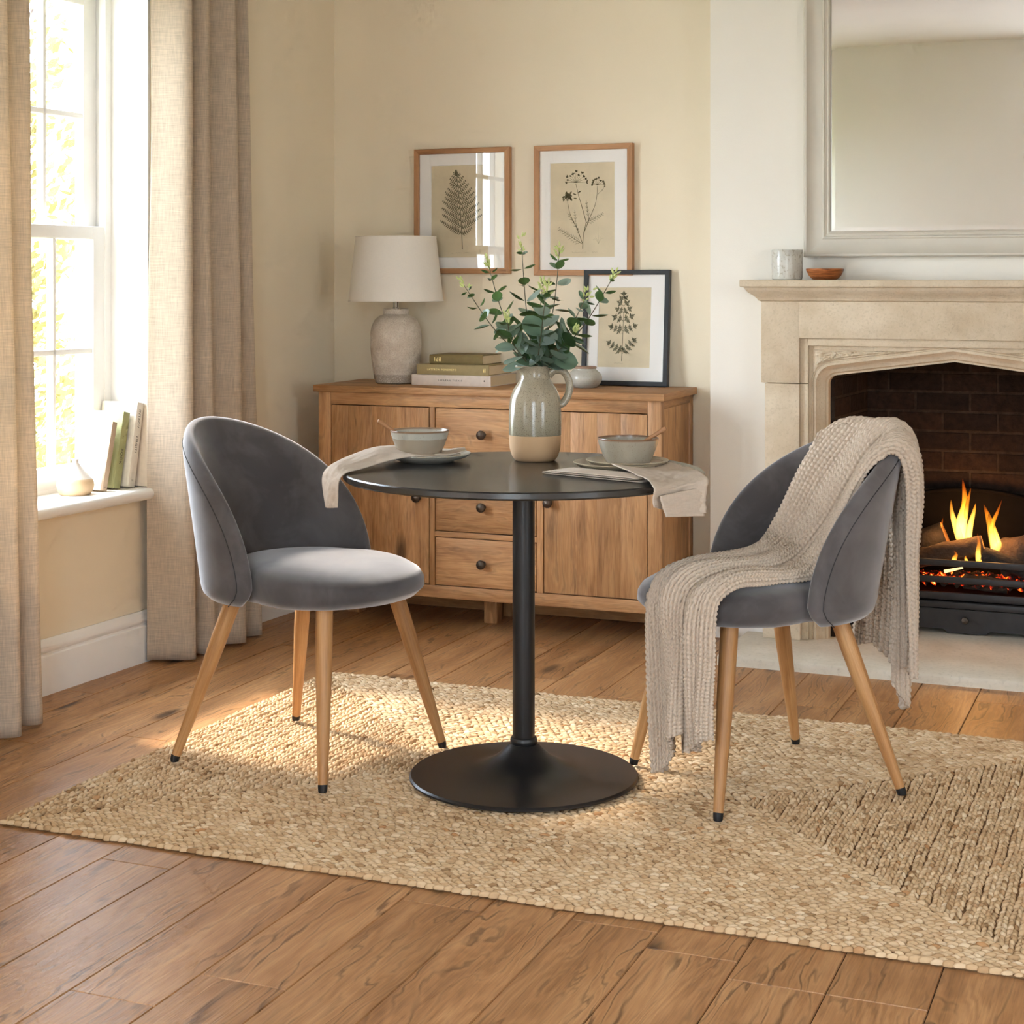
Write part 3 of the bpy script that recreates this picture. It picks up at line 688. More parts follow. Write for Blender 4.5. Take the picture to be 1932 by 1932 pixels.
flame(0, [([(-.590, 0, .275), (-.605, 0, .34), (-.622, .004, .40), (-.640, 0, .455)], .019), ([(-.618, 0, .36), (-.612, 0, .39), (-.596, 0, .43), (-.580, 0, .475)], .010), ([(-.600, 0, .29), (-.612, 0, .34), (-.622, 0, .39), (-.622, 0, .43)], .013)], 'second tall flame forking at the right of the fire', 5.775)
flame(0, [([(-.805, 0, .300), (-.795, 0, .33), (-.785, .003, .36), (-.776, 0, .40)], .011)], 'small flame rising behind the slanting log', 5.80)
flame(0, [([(-.648, 0, .262), (-.652, 0, .295), (-.650, .003, .33), (-.655, 0, .365)], .010)], 'narrow flame in front of the two logs', 5.722)
flame(0, [([(-.858, 0, .25), (-.862, 0, .28), (-.856, .003, .30), (-.864, 0, .325)], .008)], 'little orange flame at the left end of the grate', 5.722)
flame(0, [([(-.725, 0, .255), (-.728, 0, .275), (-.722, .003, .29), (-.730, 0, .305)], .009), ([(-.690, 0, .255), (-.688, 0, .27), (-.692, .003, .28), (-.690, 0, .29)], .008)], 'low flame licking over the top bar', 5.712)
# ---------------------------------------------------------------- mirror above the mantel
mr = empty('mirror', room(0, 0, 0), -TH, 'large framed mirror hanging over the mantel shelf', 'mirror')
MA0, MA1, MZ0, MZ1 = -1.180, -.210, 1.281, 2.62
prf = [(0, .0), (0, .034), (.004, .038), (.010, .038), (.014, .034), (.026, .026), (.044, .020), (.058, .019), (.062, .023), (.066, .023), (.069, .018), (.075, .016), (.079, .018), (.084, .014), (.085, .004)]
fr = MB(); P = []
for o, h in prf: P.append([(MA0+o, BREAST-.002-h, MZ0+o), (MA1-o, BREAST-.002-h, MZ0+o), (MA1-o, BREAST-.002-h, MZ1-o), (MA0+o, BREAST-.002-h, MZ1-o)])
fr.grid(P, cv=True); fr.build('frame', M['mirrorframe'], mr, fix=True, angle=22)
gl = MB(); i0, i1 = .084, .098
ring = lambda o, d: [(MA0+o, BREAST-d, MZ0+o), (MA1-o, BREAST-d, MZ0+o), (MA1-o, BREAST-d, MZ1-o), (MA0+o, BREAST-d, MZ1-o)]
gl.grid([ring(i0, .006), ring(i1, .0066)], cv=True); gl.add(ring(i1, .0066), [(0, 1, 2, 3)])
gl.build('mirror_glass', M['silver'], mr, smooth=False, fix=True)
# ================================================================ sideboard
sdb = empty('sideboard', room(0, 0, 0), -TH, 'long rustic brown wooden sideboard with two doors and drawers against the back wall', 'sideboard')
TOPZ = .832
SB, SK_ = 5.262, 5.636
random.seed(5)
MB().box(-2.896, -1.593, 5.246, 5.640, .808, TOPZ, .0025, rnd=.31).build('worktop', M['rustic'], sdb)
cs = MB()
bx = lambda *q, **k: cs.box(*q, bev=.0015, **k)
bx(-2.882, -2.834, SB, SB+.03, .105, .808, grain=2); bx(-1.655, -1.607, SB, SB+.03, .105, .808, grain=2)
bx(-2.834, -1.655, SB, SB+.022, .765, .808); bx(-2.834, -1.655, SB, SB+.022, .105, .147)
bx(-2.446, -2.426, SB, SB+.022, .147, .765, grain=2); bx(-2.046, -2.024, SB, SB+.022, .147, .765, grain=2)
bx(-2.426, -2.046, SB, SB+.022, .513, .531); bx(-2.426, -2.046, SB, SB+.022, .317, .335)
for x0, x1 in ((-2.876, -2.856), (-1.630, -1.613)):
    bx(x0, x1, SB+.03, SK_-.03, .11, .808, grain=2)
for x0, x1 in ((-2.882, -2.85), (-1.64, -1.607)):
    bx(x0, x1, SK_-.034, SK_, .105, .808, grain=2); bx(x0, x1, SB+.03, SK_-.034, .105, .14, grain=1); bx(x0, x1, SB+.03, SK_-.034, .78, .808, grain=1)
bx(-2.870, -1.625, SK_-.040, SK_-.036, .004, .80, grain=0); bx(-2.86, -1.63, SB+.022, SK_-.012, .112, .13)  # rear board added down to the floor to darken the space underneath
bx(-2.86, -1.63, SB+.10, SB+.105, .13, .80, rnd=.2)
cs.build('carcass', M['rustic'], sdb)
for x in (-2.84, -2.30, -1.70):
    for y in (SB+.14, SK_-.10): MB().box(x, x+.05, y, y+.05, 0, .112, .002, grain=2).build('foot', M['rustic'], sdb)
def knob(parent, a, z):
    m = MB().lathe([(.010, 0), (.010, .002), (.0055, .004), (.005, .011), (.009, .014), (.0145, .018), (.0165, .023), (.0155, .028), (.010, .0325), (0, .034)], 24, mat=Matrix.Translation((a, SB+.0035, z)) @ Matrix.Rotation(R(90), 4, 'X'))
    m.build('knob', M['knob'], parent)
def door(x0, x1, kx, kz, cuts):
    m = MB(); xs = [x0]+[x0+(x1-x0)*q for q in cuts]+[x1]
    for a, b in zip(xs[:-1], xs[1:]): m.box(a, b, SB+.003, SB+.02, .1503, .7617, .0004, grain=2)
    d = m.build('door', M['rustic'], sdb); knob(d, kx, kz)
door(-2.8305, -2.4495, -2.489, .449, (.17, .42, .63, .86)); door(-2.0205, -1.6585, -2.001, .455, (.26, .52, .75))
for z0, z1, kz in ((.5342, .7618, .675), (.3382, .5098, .427), (.1502, .3138, .232)):
    d = MB().box(-2.4228, -2.0492, SB+.003, SB+.02, z0, z1, .0008).build('drawer', M['rustic'], sdb); knob(d, -2.244, kz)
# ---------------------------------------------------------------- books
def book(name, mtx, w, d, t, mat, label, group, over=.003, round_spine=False, board=.0025, title=None):
    o = bpy.data.objects.new(name, None); COL.objects.link(o); o.empty_display_size = .05; o.matrix_world = mtx
    tag(o, label, 'book', group)
    m = MB(); m.box(0, w, 0, d, 0, board, .0006).box(0, w, 0, d, t-board, t, .0006)
    if round_spine:
        n = 11; A = [(0-.0+.002-.006*cos(q), t/2-(t/2-.0004)*sin(-q)) for q in np.linspace(-pi/2, pi/2, n)]
        P = [[(x, y, z) for y, z in A] for x in (0, w)]
        m.grid(P); m.grid([[(x, y+board, z) for y, z in A] for x in (0, w)], flip=True)
        for x in (0, w): m.grid([[(x, y, z) for y, z in A], [(x, y+board, z) for y, z in A]])
    else: m.box(0, w, -.0006, board, .0002, t-.0002, .0008)
    for y0 in (.007,): m.box(.0, w, y0, y0+.0012, t-.0003, t+.00015).box(.0, w, y0, y0+.0012, -.00015, .0003)
    m.build('cover', mat, o, fix=not round_spine)
    MB().box(over, w-over, board-.0005, d-over, board, t-board).build('pages', M['pages'], o, smooth=False)
    return o
def spine_text(b, txt, size, mat, x, z, sp=1.0, flip=False, y=-.0009, sx=1.):
    m = Matrix(((1, 0, 0, x), (0, 0, -1, y), (0, 1, 0, z), (0, 0, 0, 1)))
    if flip: m = m @ Matrix.Rotation(pi, 4, 'Z')
    words_on('title', txt, size, mat, b, m @ Matrix.Diagonal((sx, 1, 1, 1)), sp)
RMX = Matrix.Rotation(-TH, 4, 'Z')
G = 'books lying in a stack on the sideboard'
b1 = book('book', RMX @ Matrix.Translation((-2.565, 5.368, TOPZ)), .305, .245, .038, M['bk_blush'], 'pale blush book at the bottom of the stack on the sideboard', G)
spine_text(b1, 'SAFARAN TREXIS', .0085, M['print'], .150, .019, 1.5); spine_text(b1, '•', .022, M['print'], .281, .019)
b2 = book('book', RMX @ Matrix.Translation((-2.547, 5.372, TOPZ+.0385)), .279, .21, .036, M['bk_sage'], 'sage tan book with a gilt title in the middle of the sideboard stack', G)
spine_text(b2, 'LATTREW PONDRETO', .0095, M['gilt'], .098, .018, 1.25); spine_text(b2, 'iI', .020, M['gilt'], .262, .017)
b3 = book('book', RMX @ Matrix.Translation((-2.502, 5.385, TOPZ+.075)), .205, .17, .034, M['bk_olive'], 'small olive brown book on top of the sideboard stack', G, round_spine=True)
spine_text(b3, 'IdiI', .021, M['gilt'], .033, .017, 1.1, y=-.0046)
WMX = Matrix.Translation(CORNER) @ Matrix.Rotation(-WT, 4, 'Z')
STAND = Matrix(((0, -1, 0, 0), (0, 0, -1, 0), (1, 0, 0, 0), (0, 0, 0, 1)))
G = 'books leaning in a row on the window sill'
def sill_book(d, cb, tilt, w, dep, t, mat, label):
    return book('book', WMX @ Matrix.Translation((d, -cb, .5518)) @ Matrix.Rotation(-R(tilt), 4, 'X') @ STAND, w, dep, t, mat, label, G)
k = sill_book(-.024, 1.337, 14, .215, .122, .023, M['bk_tan'], 'shortest white covered book at the front of the window sill row')
MB().box(.0, .215, .0065, .1222, .0228, .0236, .0002).build('front_cover', M['bk_white'], k)
spine_text(k, '•', .014, M['print'], .012, .0115)
k = sill_book(-.025, 1.271, 12.5, .240, .122, .033, M['bk_green'], 'sage green book second in the window sill row')
spine_text(k, 'BOOK', .017, M['print'], .100, .0165, 1.05, True); spine_text(k, '- .', .012, M['print'], .160, .0165, 1, True)
k = sill_book(-.009, 1.218, 10.5, .266, .137, .034, M['bk_cream'], 'tall cream book behind the green one on the sill')
spine_text(k, 'INTROV', .014, M['print'], .215, .017, 1.2, True); spine_text(k, 'VIRGITI', .014, M['print'], .135, .017, 1.2, True); spine_text(k, 'II', .012, M['print'], .02, .017, 1, True)
k = sill_book(.046, 1.183, 7.5, .262, .16, .018, M['bk_beige'], 'beige book standing last in the sill row beside the curtain')
bv = MB().lathe([(0, 0), (.043, 0), (.046, .002), (.0535, .014), (.0562, .028), (.0545, .040), (.051, .0465), (.049, .0485), (.040, .060), (.028, .074), (.017, .086), (.0105, .096), (.0098, .103), (.0108, .108), (.0095, .109), (.0075, .106), (.0072, .095), (.012, .082), (0, .06)], 56)
tag(bv.build('bud_vase', M['budvase'], loc=wl(-.068, 1.432, .5515)), 'small onion shaped ceramic bud vase on the window sill', 'vase')
# ---------------------------------------------------------------- lamp
lamp = empty('table_lamp', room(-2.667, 5.45, TOPZ), -TH, 'table lamp with white drum shade and textured cream ceramic base on the sideboard', 'lamp')
MB().lathe([(0, 0), (.068, 0), (.0755, .004), (.081, .03), (.0818, .035), (.088, .08), (.0925, .13), (.0925, .178), (.0885, .205), (.078, .228), (.062, .243), (.049, .2475), (.046, .251), (.047, .262), (.0465, .268), (.043, .2705), (0, .2705)], 72).build('base', M['lampbase'], lamp)
nk = MB().lathe([(.012, .2705), (.012, .274), (.004, .276), (.004, .31), (.011, .312), (.011, .345), (0, .346)], 20)
for s in (-1, 1): nk.tube([(s*.0085, 0, .271), (s*.0085, 0, .31)], .002, 8)
nk.build('neck', M['chrome'], lamp)
sh = MB(); sh.lathe([(.172, .297), (.146, .530), (.1445, .530), (.1705, .297), (.172, .297)], 96)
sh.f = [f for f in sh.f if len(f) < 50]; n_ = len(sh.f); sh.r = sh.r[:n_]; sh.m = sh.m[:n_]; sh.uv = [q for q in sh.uv if len(q) < 50]
so = sh.build('shade', M['shade'], lamp, fix=True)
rg = MB()
for r_, z in ((.1722, .2975), (.1462, .5295)): rg.tube([(r_*cos(q), r_*sin(q), z) for q in np.linspace(0, 2*pi, 73)], .0016, 6)
for q in range(3): rg.tube([(.145*cos(q*2.09), .145*sin(q*2.09), .515), (0, 0, .50)], .0015, 6)
rg.tube([(0, 0, .345), (0, 0, .505)], .003, 8)
rg.build('shade_ring', M['shade'], so)
# ---------------------------------------------------------------- jar
jr = empty('lidded_jar', room(-1.950, 5.475, TOPZ), -TH, 'squat pale glazed jar with a flat clay lid in front of the black frame', 'jar')
MB().lathe([(0, 0), (.040, 0), (.044, .003), (.055, .014), (.0605, .028), (.060, .038), (.054, .050), (.044, .059), (.040, .062), (.040, .066), (.037, .066), (0, .05)], 56).build('pot', M['jar'], jr)
MB().lathe([(0, .0665), (.0405, .0665), (.0415, .0685), (.041, .072), (.038, .0735), (0, .074)], 48).build('lid', M['jarlid'], jr)
# ---------------------------------------------------------------- framed prints
def stroke(m, pts, w, y, mi=0):
    pts = [Vector((p[0], p[1])) for p in pts]
    if not hasattr(w, '__len__'): w = [w+(w*.5-w)*i/(len(pts)-1) for i in range(len(pts))]
    L, Rr = [], []
    for i, p in enumerate(pts):
        t = (pts[min(i+1, len(pts)-1)]-pts[max(i-1, 0)]); t = t.normalized() if t.length else Vector((0, 1)); n = Vector((-t.y, t.x))*w[i]/2
        L.append((p.x+n.x, y, p.y+n.y)); Rr.append((p.x-n.x, y, p.y-n.y))
    m.grid([L, Rr], mi=mi)
AS = .69                        # height of a print's unit against its width
def leafp(m, p, ang, ln, wd, y, mi=0):
    d = Vector((cos(ang), sin(ang)*AS)); n = Vector((-sin(ang), cos(ang)*AS)); p = Vector(p)
    q = [p, p+d*ln*.22+n*wd*.40, p+d*ln*.5+n*wd*.5, p+d*ln*.8+n*wd*.28, p+d*ln, p+d*ln*.8-n*wd*.28, p+d*ln*.5-n*wd*.5, p+d*ln*.22-n*wd*.40]
    m.add([(v.x, y, v.y) for v in q], [tuple(range(8))], mi=mi)
def fern(m, y):
    base, top = Vector((.55, .09)), Vector((.42, .95)); rr = random.Random(6)
    sp = lambda t: base.lerp(top, t)+Vector((.03*sin(t*2.6), 0))
    stroke(m, [sp(t) for t in np.linspace(0, 1, 24)], .013, y)
    n = 11
    for i in range(n):
        t = .20+.72*(i/(n-1))**.95
        for s in (-1, 1):
            L = lin(t, [.2, .3, .45, .6, .75, .88, .93], [.40, .40, .36, .28, .20, .11, .07])*rr.uniform(.93, 1.05)
            if i == 0 and s > 0: L *= .5
            a = pi/2-s*R(lin(t, [.2, .6, 1], [64, 56, 42])+rr.uniform(-4, 4)); p0 = sp(t-.018*(s > 0)); d = Vector((cos(a), sin(a)*AS))
            ax = lambda f: p0+d*L*f+Vector((0, .035*L*f*f*2.))
            stroke(m, [ax(f) for f in (0, .35, .7, 1)], .008, y)
            nn = max(3, int(L/.030))
            for q in range(nn):
                f = (q+.7)/nn; l2 = (.030+.050*(L/.4)**.6)*(1-f)**.55*min(1, .55+f*2)+.010
                for ss in (-1, 1): leafp(m, ax(f), a+ss*R(62), l2*.78, .0150, y)
    for k in range(5):
        for s in (-1, 1): leafp(m, sp(.93+.015*k), pi/2-s*.8, .05-.008*k, .016, y)
def herb(m, y):
    stroke(m, [(.466, .08), (.470, .3), (.480, .6), (.484, .92)], [.017, .013, .009, .004], y); rr = random.Random(4)
    def tri(p, a, s):           # a lobed leaflet
        d = Vector((cos(a), sin(a)*AS)); stroke(m, [p, p+d*s*.3], .004, y)
        for k, (l, w_) in zip((-2, -1, 0, 1, 2), ((.5, .26), (.72, .30), (.95, .36), (.72, .30), (.5, .26))):
            leafp(m, p+d*s*.16*(2-abs(k)), a+k*R(36), s*l, s*w_, y)
    def branch(p, a, L, s0):
        d = Vector((cos(a), sin(a)*AS)); p = Vector(p); stroke(m, [p, p+d*L*.9], .006, y)
        n = max(1, round(L/.085))
        for k in range(n):
            f = (k+.75)/(n+.2); sz = s0*(1-.40*f)*rr.uniform(.9, 1.1)
            for ss in (-1, 1): tri(p+d*L*f, a+ss*R(72), sz)
        tri(p+d*L*.88, a, s0*.72)
    for (t, s, a, L) in ((.19, -1, 147, .33), (.17, 1, 48, .36), (.46, -1, 163, .25), (.45, 1, 24, .27), (.585, -1, 158, .19), (.575, 1, 30, .21), (.685, -1, 152, .14), (.675, 1, 36, .16), (.77, -1, 146, .10), (.765, 1, 40, .11), (.84, -1, 138, .06), (.84, 1, 46, .07), (.90, 1, 90, .03)):
        branch((.472, t), R(a), L, lin(t, [.2, .5, .9], [.092, .088, .072]))
def flower(m, y):
    S = lambda pts, w: stroke(m, crom([(a, b, 0) for a, b in pts], 16), w, y)
    rr = random.Random(2)
    S([(.506, .09), (.515, .22), (.56, .37)], .013); S([(.56, .37), (.50, .52), (.44, .66), (.40, .78)], .010)
    S([(.52, .25), (.62, .42), (.71, .58), (.735, .75)], .010); S([(.50, .15), (.42, .30), (.31, .46), (.27, .60)], .009)
    def head(p, n, r, spread, a0=90, tall=1.):
        p = Vector(p)
        for k in range(n):
            a = R(a0+spread*(k/(n-1)-.5)*2); q = p+Vector((cos(a), sin(a)*.7*tall))*r*rr.uniform(.7, 1.1)
            stroke(m, [p, q], .004, y)
            for z in range(4): leafp(m, q, a+rr.uniform(-1, 1), .036, .02, y)
    head((.40, .79), 11, .15, 88); head((.735, .76), 8, .085, 85); head((.27, .60), 9, .055, 80, 90, 1.5)
    for z in range(10): leafp(m, (.27+rr.uniform(-.045, .045), .61+rr.uniform(0, .06)), R(90)+rr.uniform(-1, 1), .05, .028, y)
    S([(.80, .69), (.84, .74)], .004); leafp(m, (.84, .735), 1.2, .03, .025, y); S([(.74, .66), (.82, .72)], .004)
    def feather(p0, p1, n, l):
        p0, p1 = Vector(p0), Vector(p1); stroke(m, [p0, p1], .006, y); a = math.atan2(p1.y-p0.y, p1.x-p0.x)
        for k in range(1, n):
            p = p0.lerp(p1, k/n); L = l*(1-.5*k/n)
            for s in (-1, 1):
                q = p+Vector((cos(a+s*.8), sin(a+s*.8)*.75))*L; stroke(m, [p, q], .004, y)
                stroke(m, [p.lerp(q, .55), p.lerp(q, .55)+Vector((cos(a), sin(a)*.75))*L*.45], .003, y)
    feather((.50, .14), (.12, .31), 10, .085); feather((.55, .36), (.83, .46), 8, .07); feather((.44, .29), (.27, .47), 5, .05); feather((.40, .37), (.38, .50), 4, .04)
    feather((.60, .40), (.56, .60), 5, .045); feather((.46, .22), (.40, .36), 4, .04); leafp(m, (.41, .66), 2.8, .06, .02, y); leafp(m, (.43, .68), .5, .07, .02, y); leafp(m, (.42, .62), 3.0, .06, .02, y)
    for a in (-60, -30, 0, 25, 50): stroke(m, crom([(.75, .14, 0), (.75+.05*sin(R(a)), .19, 0), (.75+.10*sin(R(a)), .20+.03*cos(R(a*2)), 0)], 6), .004, y, 1)
    stroke(m, [(.75, .14), (.745, .33)], .003, y, 1)
def scrawl(m, x0, x1, z, y, mi=1, h=.008):
    rr = random.Random(int(x0*1000)); x = x0; P = []
    while x < x1:
        if rr.random() < .13: 
            if len(P) > 2: stroke(m, P, .0045, y, mi)
            P = []; x += .03; continue
        P.append((x, z+rr.uniform(-h, h))); x += .009
    if len(P) > 2: stroke(m, P, .0045, y, mi)
def framed(name, w, h, paper, art, inks, fmat, border, label, loc, rot):
    o = empty(name, loc, 0, label, 'picture', 'botanical prints'); o.rotation_euler = rot
    if True:
        m = MB(); pf = [(0, .024), (0, 0), (.002, -.001), (border-.002, -.001), (border, .0005), (border, .024)]
        P = [[(x, y, z) for x, y, z in ((o_, d, o_), (w-o_, d, o_), (w-o_, d, h-o_), (o_, d, h-o_))] for o_, d in pf]
        g = grid_loop(m, P); m.build('frame', fmat, o, fix=True, angle=25)
    x0, x1, z0, z1 = paper; b = border-.002
    mt = MB(); mt.grid([[(b, .0105, b), (w-b, .0105, b), (w-b, .0105, h-b), (b, .0105, h-b)], [(x0, .0105, z0), (x1, .0105, z0), (x1, .0105, z1), (x0, .0105, z1)], [(x0+.001, .0125, z0+.001), (x1-.001, .0125, z0+.001), (x1-.001, .0125, z1-.001), (x0+.001, .0125, z1-.001)]], cv=True)
    mt.box(b, w-b, .014, .022, b, h-b)
    mt.build('mat_board', M['matboard'], o, smooth=False, fix=True)
    pp = MB().box(x0-.004, x1+.004, .0126, .0132, z0-.004, z1+.004).build('print', M['paper'], o, smooth=False)
    d = MB(); art(d, .0122); scrawl(d, .36 if art is not flower else .30, .70 if art is not flower else .78, .052, .0122)
    if art is herb: d = MB(); art(d, .0122); scrawl(d, .32, .50, .055, .0122); scrawl(d, .60, .67, .09, .0122)
    W, HH = x1-x0, z1-z0
    d.v = [(x0+x*W, y, z0+z*HH) for x, y, z in d.v]
    d.build('drawing', inks, pp, smooth=False)
    MB().box(b, w-b, .0055, .0075, b, h-b).build('glazing', M['pictureglass'], o, smooth=False)
    return o
def grid_loop(m, P):
    n = len(P); vs = [p for row in P for p in row]; fs, uv = [], []; L = [0, 1, 2, 3, 4]
    for j in range(4):
        j2 = (j+1) % 4
        for i in range(n-1):
            f = [i*4+j, (i+1)*4+j, (i+1)*4+j2, i*4+j2]; ax = 0 if j in (0, 2) else 2
            fs.append(f); uv.append([(vs[k][ax], vs[k][2-ax]+vs[k][1]) for k in f])
        m.add(vs, fs, uv, random.random()); fs, uv = [], []
random.seed(9)
framed('picture_frame', .383, .462, (.065, .295, .059, .400), fern, [M['ink'], M['inkfaint']], M['framewood'], .0195, 'wood framed fern print on the wall above the lamp', room(-2.676, 5.620, 1.229), (0, 0, -TH))
framed('picture_frame', .373, .468, (.059, .304, .065, .404), flower, [M['ink'], M['inkfaint']], M['framewood'], .0195, 'wood framed flowering herb print hanging above the black frame', room(-2.197, 5.620, 1.222), (0, 0, -TH))
framed('picture_frame', .318, .409, (.056, .250, .064, .348), herb, [M['inkgrey'], M['inkfaint']], M['blackframe'], .0165, 'black framed leaf sprig print leaning on the sideboard', room(-2.004, 5.583, TOPZ+.002), (-R(5), 0, -TH))
# ---------------------------------------------------------------- mantel shelf things
cp = MB().lathe([(0, 0), (.044, 0), (.048, .002), (.0495, .008), (.0505, .05), (.0505, .096), (.0495, .098), (.0475, .096), (.0475, .01), (0, .006)], 56)
tag(cp.build('cup', M['cup'], loc=room(-1.220, 5.396, 1.2062)), 'pale mottled handleless cup at the end of the mantel shelf', 'cup')
wb = MB().lathe([(0, 0), (.036, 0), (.040, .002), (.052, .014), (.060, .030), (.061, .0355), (.0595, .0365), (.057, .032), (.048, .018), (.034, .007), (0, .005)], 56)
tag(wb.build('wooden_bowl', M['bowlwood'], loc=room(-1.096, 5.395, 1.2062)), 'small turned wooden bowl on the mantel shelf', 'bowl')
# ================================================================ rug
RA0, RA1, RB0, RB1 = -2.442, -.205, 2.992, 4.512
RZ = .012
def rug():
    rng_ = np.random.default_rng(3)
    o = empty('rug', room(0, 0, 0), -TH, 'rectangular braided natural jute rug under the table and chairs', 'rug')
    MB().box(RA0+.006, RA1-.006, RB0+.006, RB1-.006, .0005, .006).build('backing', M['jutebase'], o, smooth=False)
    roww = .0215; nrow = int((RB1-RB0)/2/roww); V = []; F = []; UVs = []; rnds = []
    # one lobe: a low half ellipsoid, 3 rings of 8 plus a top
    q = np.linspace(0, 2*pi, 8, endpoint=False); base = []
    for e in (-.25, .25, .75): base.append(np.stack([np.cos(q)*cos(e), np.sin(q)*cos(e), np.full(8, sin(e))], 1))
    lobe = np.concatenate(base+[np.array([[0, 0, 1.]])]); lf = []
    for r_ in range(2):
        for k in range(8): lf.append((r_*8+k, r_*8+(k+1) % 8, (r_+1)*8+(k+1) % 8, (r_+1)*8+k))
    tri = [(16+k, 16+(k+1) % 8, 24, 24) for k in range(8)]
    cent = []; ang = []; size = []
    for i in range(nrow):
        ins = roww*(i+.5); x0, x1, y0, y1 = RA0+ins, RA1-ins, RB0+ins, RB1-ins
        sides = [((x0, y0), (x1, y0)), ((x1, y0), (x1, y1)), ((x1, y1), (x0, y1)), ((x0, y1), (x0, y0))]
        off = rng_.random()
        for a, b in sides:
            a = np.array(a); b = np.array(b); L = np.hypot(*(b-a)); n = int(L/.0195)
            if n < 1: continue
            d = (b-a)/L; nn = np.array([-d[1], d[0]]); th = math.atan2(d[1], d[0])
            s = (np.arange(n)+off)*(L/n)
            for sd in (-1, 1):
                ss = s+(.5*L/n if sd > 0 else 0)
                wav = .0016*np.sin(ss*9+i*2.1)+.0012*np.sin(ss*23+i)
                p = a+np.outer(ss, d)+np.outer(sd*roww*.222+wav+rng_.normal(0, .0007, n), nn)
                cent.append(p); ang.append(np.full(n, th)+sd*(-.30)+rng_.normal(0, .10, n))
                size.append(np.stack([.0126*rng_.normal(1, .09, n), .0056*rng_.normal(1, .10, n), .0080*rng_.normal(1, .14, n)], 1))
    cent = np.concatenate(cent); ang = np.concatenate(ang); size = np.concatenate(size); N = len(cent)
    L3 = lobe[None]*size[:, None, :]
    # slight twist so strands look plaited
    ca, sa = np.cos(ang)[:, None], np.sin(ang)[:, None]
    X = L3[..., 0]*ca-L3[..., 1]*sa+cent[:, 0:1]; Y = L3[..., 0]*sa+L3[..., 1]*ca+cent[:, 1:2]; Z = L3[..., 2]+.0058+rng_.normal(0, .0006, N)[:, None]
    verts = np.stack([X, Y, Z], -1).reshape(-1, 3).astype(np.float32)
    nv = len(lobe); quads = np.array(lf, dtype=np.int32); tris = np.array([t_[:3] for t_ in tri], dtype=np.int32)
    ofs = (np.arange(N)*nv).astype(np.int32)
    fq = (quads[None]+ofs[:, None, None]).reshape(-1, 4); ft = (tris[None]+ofs[:, None, None]).reshape(-1, 3)
    me = bpy.data.meshes.new('braid'); me.vertices.add(len(verts)); me.vertices.foreach_set('co', verts.ravel())
    nl = fq.size+ft.size; me.loops.add(nl); me.loops.foreach_set('vertex_index', np.concatenate([fq.ravel(), ft.ravel()]))
    me.polygons.add(len(fq)+len(ft)); me.polygons.foreach_set('loop_start', np.concatenate([np.arange(len(fq))*4, fq.size+np.arange(len(ft))*3]).astype(np.int32))
    me.update(calc_edges=True)
    r = np.clip(rng_.normal(.5, .17, N), 0, .93); r[rng_.random(N) < .012] = 1.0; r[rng_.random(N) < .02] = 0.
    rv_ = np.concatenate([np.repeat(r, len(quads)), np.repeat(r, len(tris))]).astype(np.float32)
    at = me.attributes.new('rnd', 'FLOAT', 'FACE'); at.data.foreach_set('value', rv_)
    uvl = me.uv_layers.new(name='UVMap'); lx = np.tile((lobe[:, :2]*np.array([.013, .006])), (N, 1)).astype(np.float32)
    uvl.data.foreach_set('uv', lx[np.concatenate([fq.ravel(), ft.ravel()])].ravel())
    me.polygons.foreach_set('use_smooth', [True]*len(me.polygons)); me.materials.append(M['jute'])
    b = bpy.data.objects.new('braid', me); COL.objects.link(b); b.parent = o
rug()
RT = .018                      # where things stand on the rug
# ================================================================ table
TX, TY, TZ, TR = .028, 3.99, .752, .430
tb = empty('bistro_table', (TX, TY, RT), -.3, 'round black pedestal dining table on the jute rug', 'table')
z = TZ-RT
MB().lathe([(0, z-.018), (TR-.004, z-.018), (TR, z-.014), (TR, z-.003), (TR-.003, z), (0, z)], 160).build('tabletop', M['tabletop'], tb)
MB().lathe([(0, .07), (.0265, .07), (.0265, z-.022), (.0, z-.022)], 40).build('column', M['blackmetal'], tb)
MB().lathe([(.0, z-.026), (.09, z-.026), (.09, z-.0185), (0, z-.0185)], 40).build('mounting_plate', M['blackmetal'], tb)
MB().lathe([(.0275, .079), (.031, .081), (.0325, .085), (.0325, .091), (.030, .096), (.0275, .097)], 40).build('collar', M['blackmetal'], tb)
pb = [(0, 0), (.267, 0), (.273, .003), (.273, .007), (.269, .011)]+[(.269-.233*t, .011+.006*t+.062*t**4.2) for t in np.linspace(.04, 1, 26)]+[(.034, .081), (0, .082)]
MB().lathe(pb, 120).build('base', M['blackmetal'], tb)
# ---------------------------------------------------------------- pitcher
PX, PY = .058, 4.20
jug = empty('pitcher', (PX, PY, TZ), 0, 'tall speckled grey stoneware pitcher with bare clay foot holding eucalyptus', 'pitcher')
MB().lathe([(0, 0), (.046, 0), (.051, .002), (.058, .012), (.0635, .030), (.0660, .062), (.0665, .10), (.0655, .135), (.062, .160), (.054, .180), (.044, .195), (.0375, .205), (.0355, .215), (.036, .228), (.0395, .237), (.0385, .239), (.0345, .235), (.0315, .222), (.0325, .205), (.045, .185), (.058, .15), (.060, .06), (.05, .012), (0, .008)], 72,
    wob=lambda t, z: (.30*max(0, cos(t-pi))**10 if z > .222 else 0)).build('body', M['jug'], jug)
hd = crom([(.034, 0, .214), (.050, 0, .226), (.073, 0, .222), (.086, 0, .196), (.084, 0, .168), (.072, 0, .146), (.0625, 0, .142)], 30)
MB().tube(hd, [.0095]*2+[.0085]*26+[.010]*2, 14, flat=1.35).build('handle', M['jug'], jug)
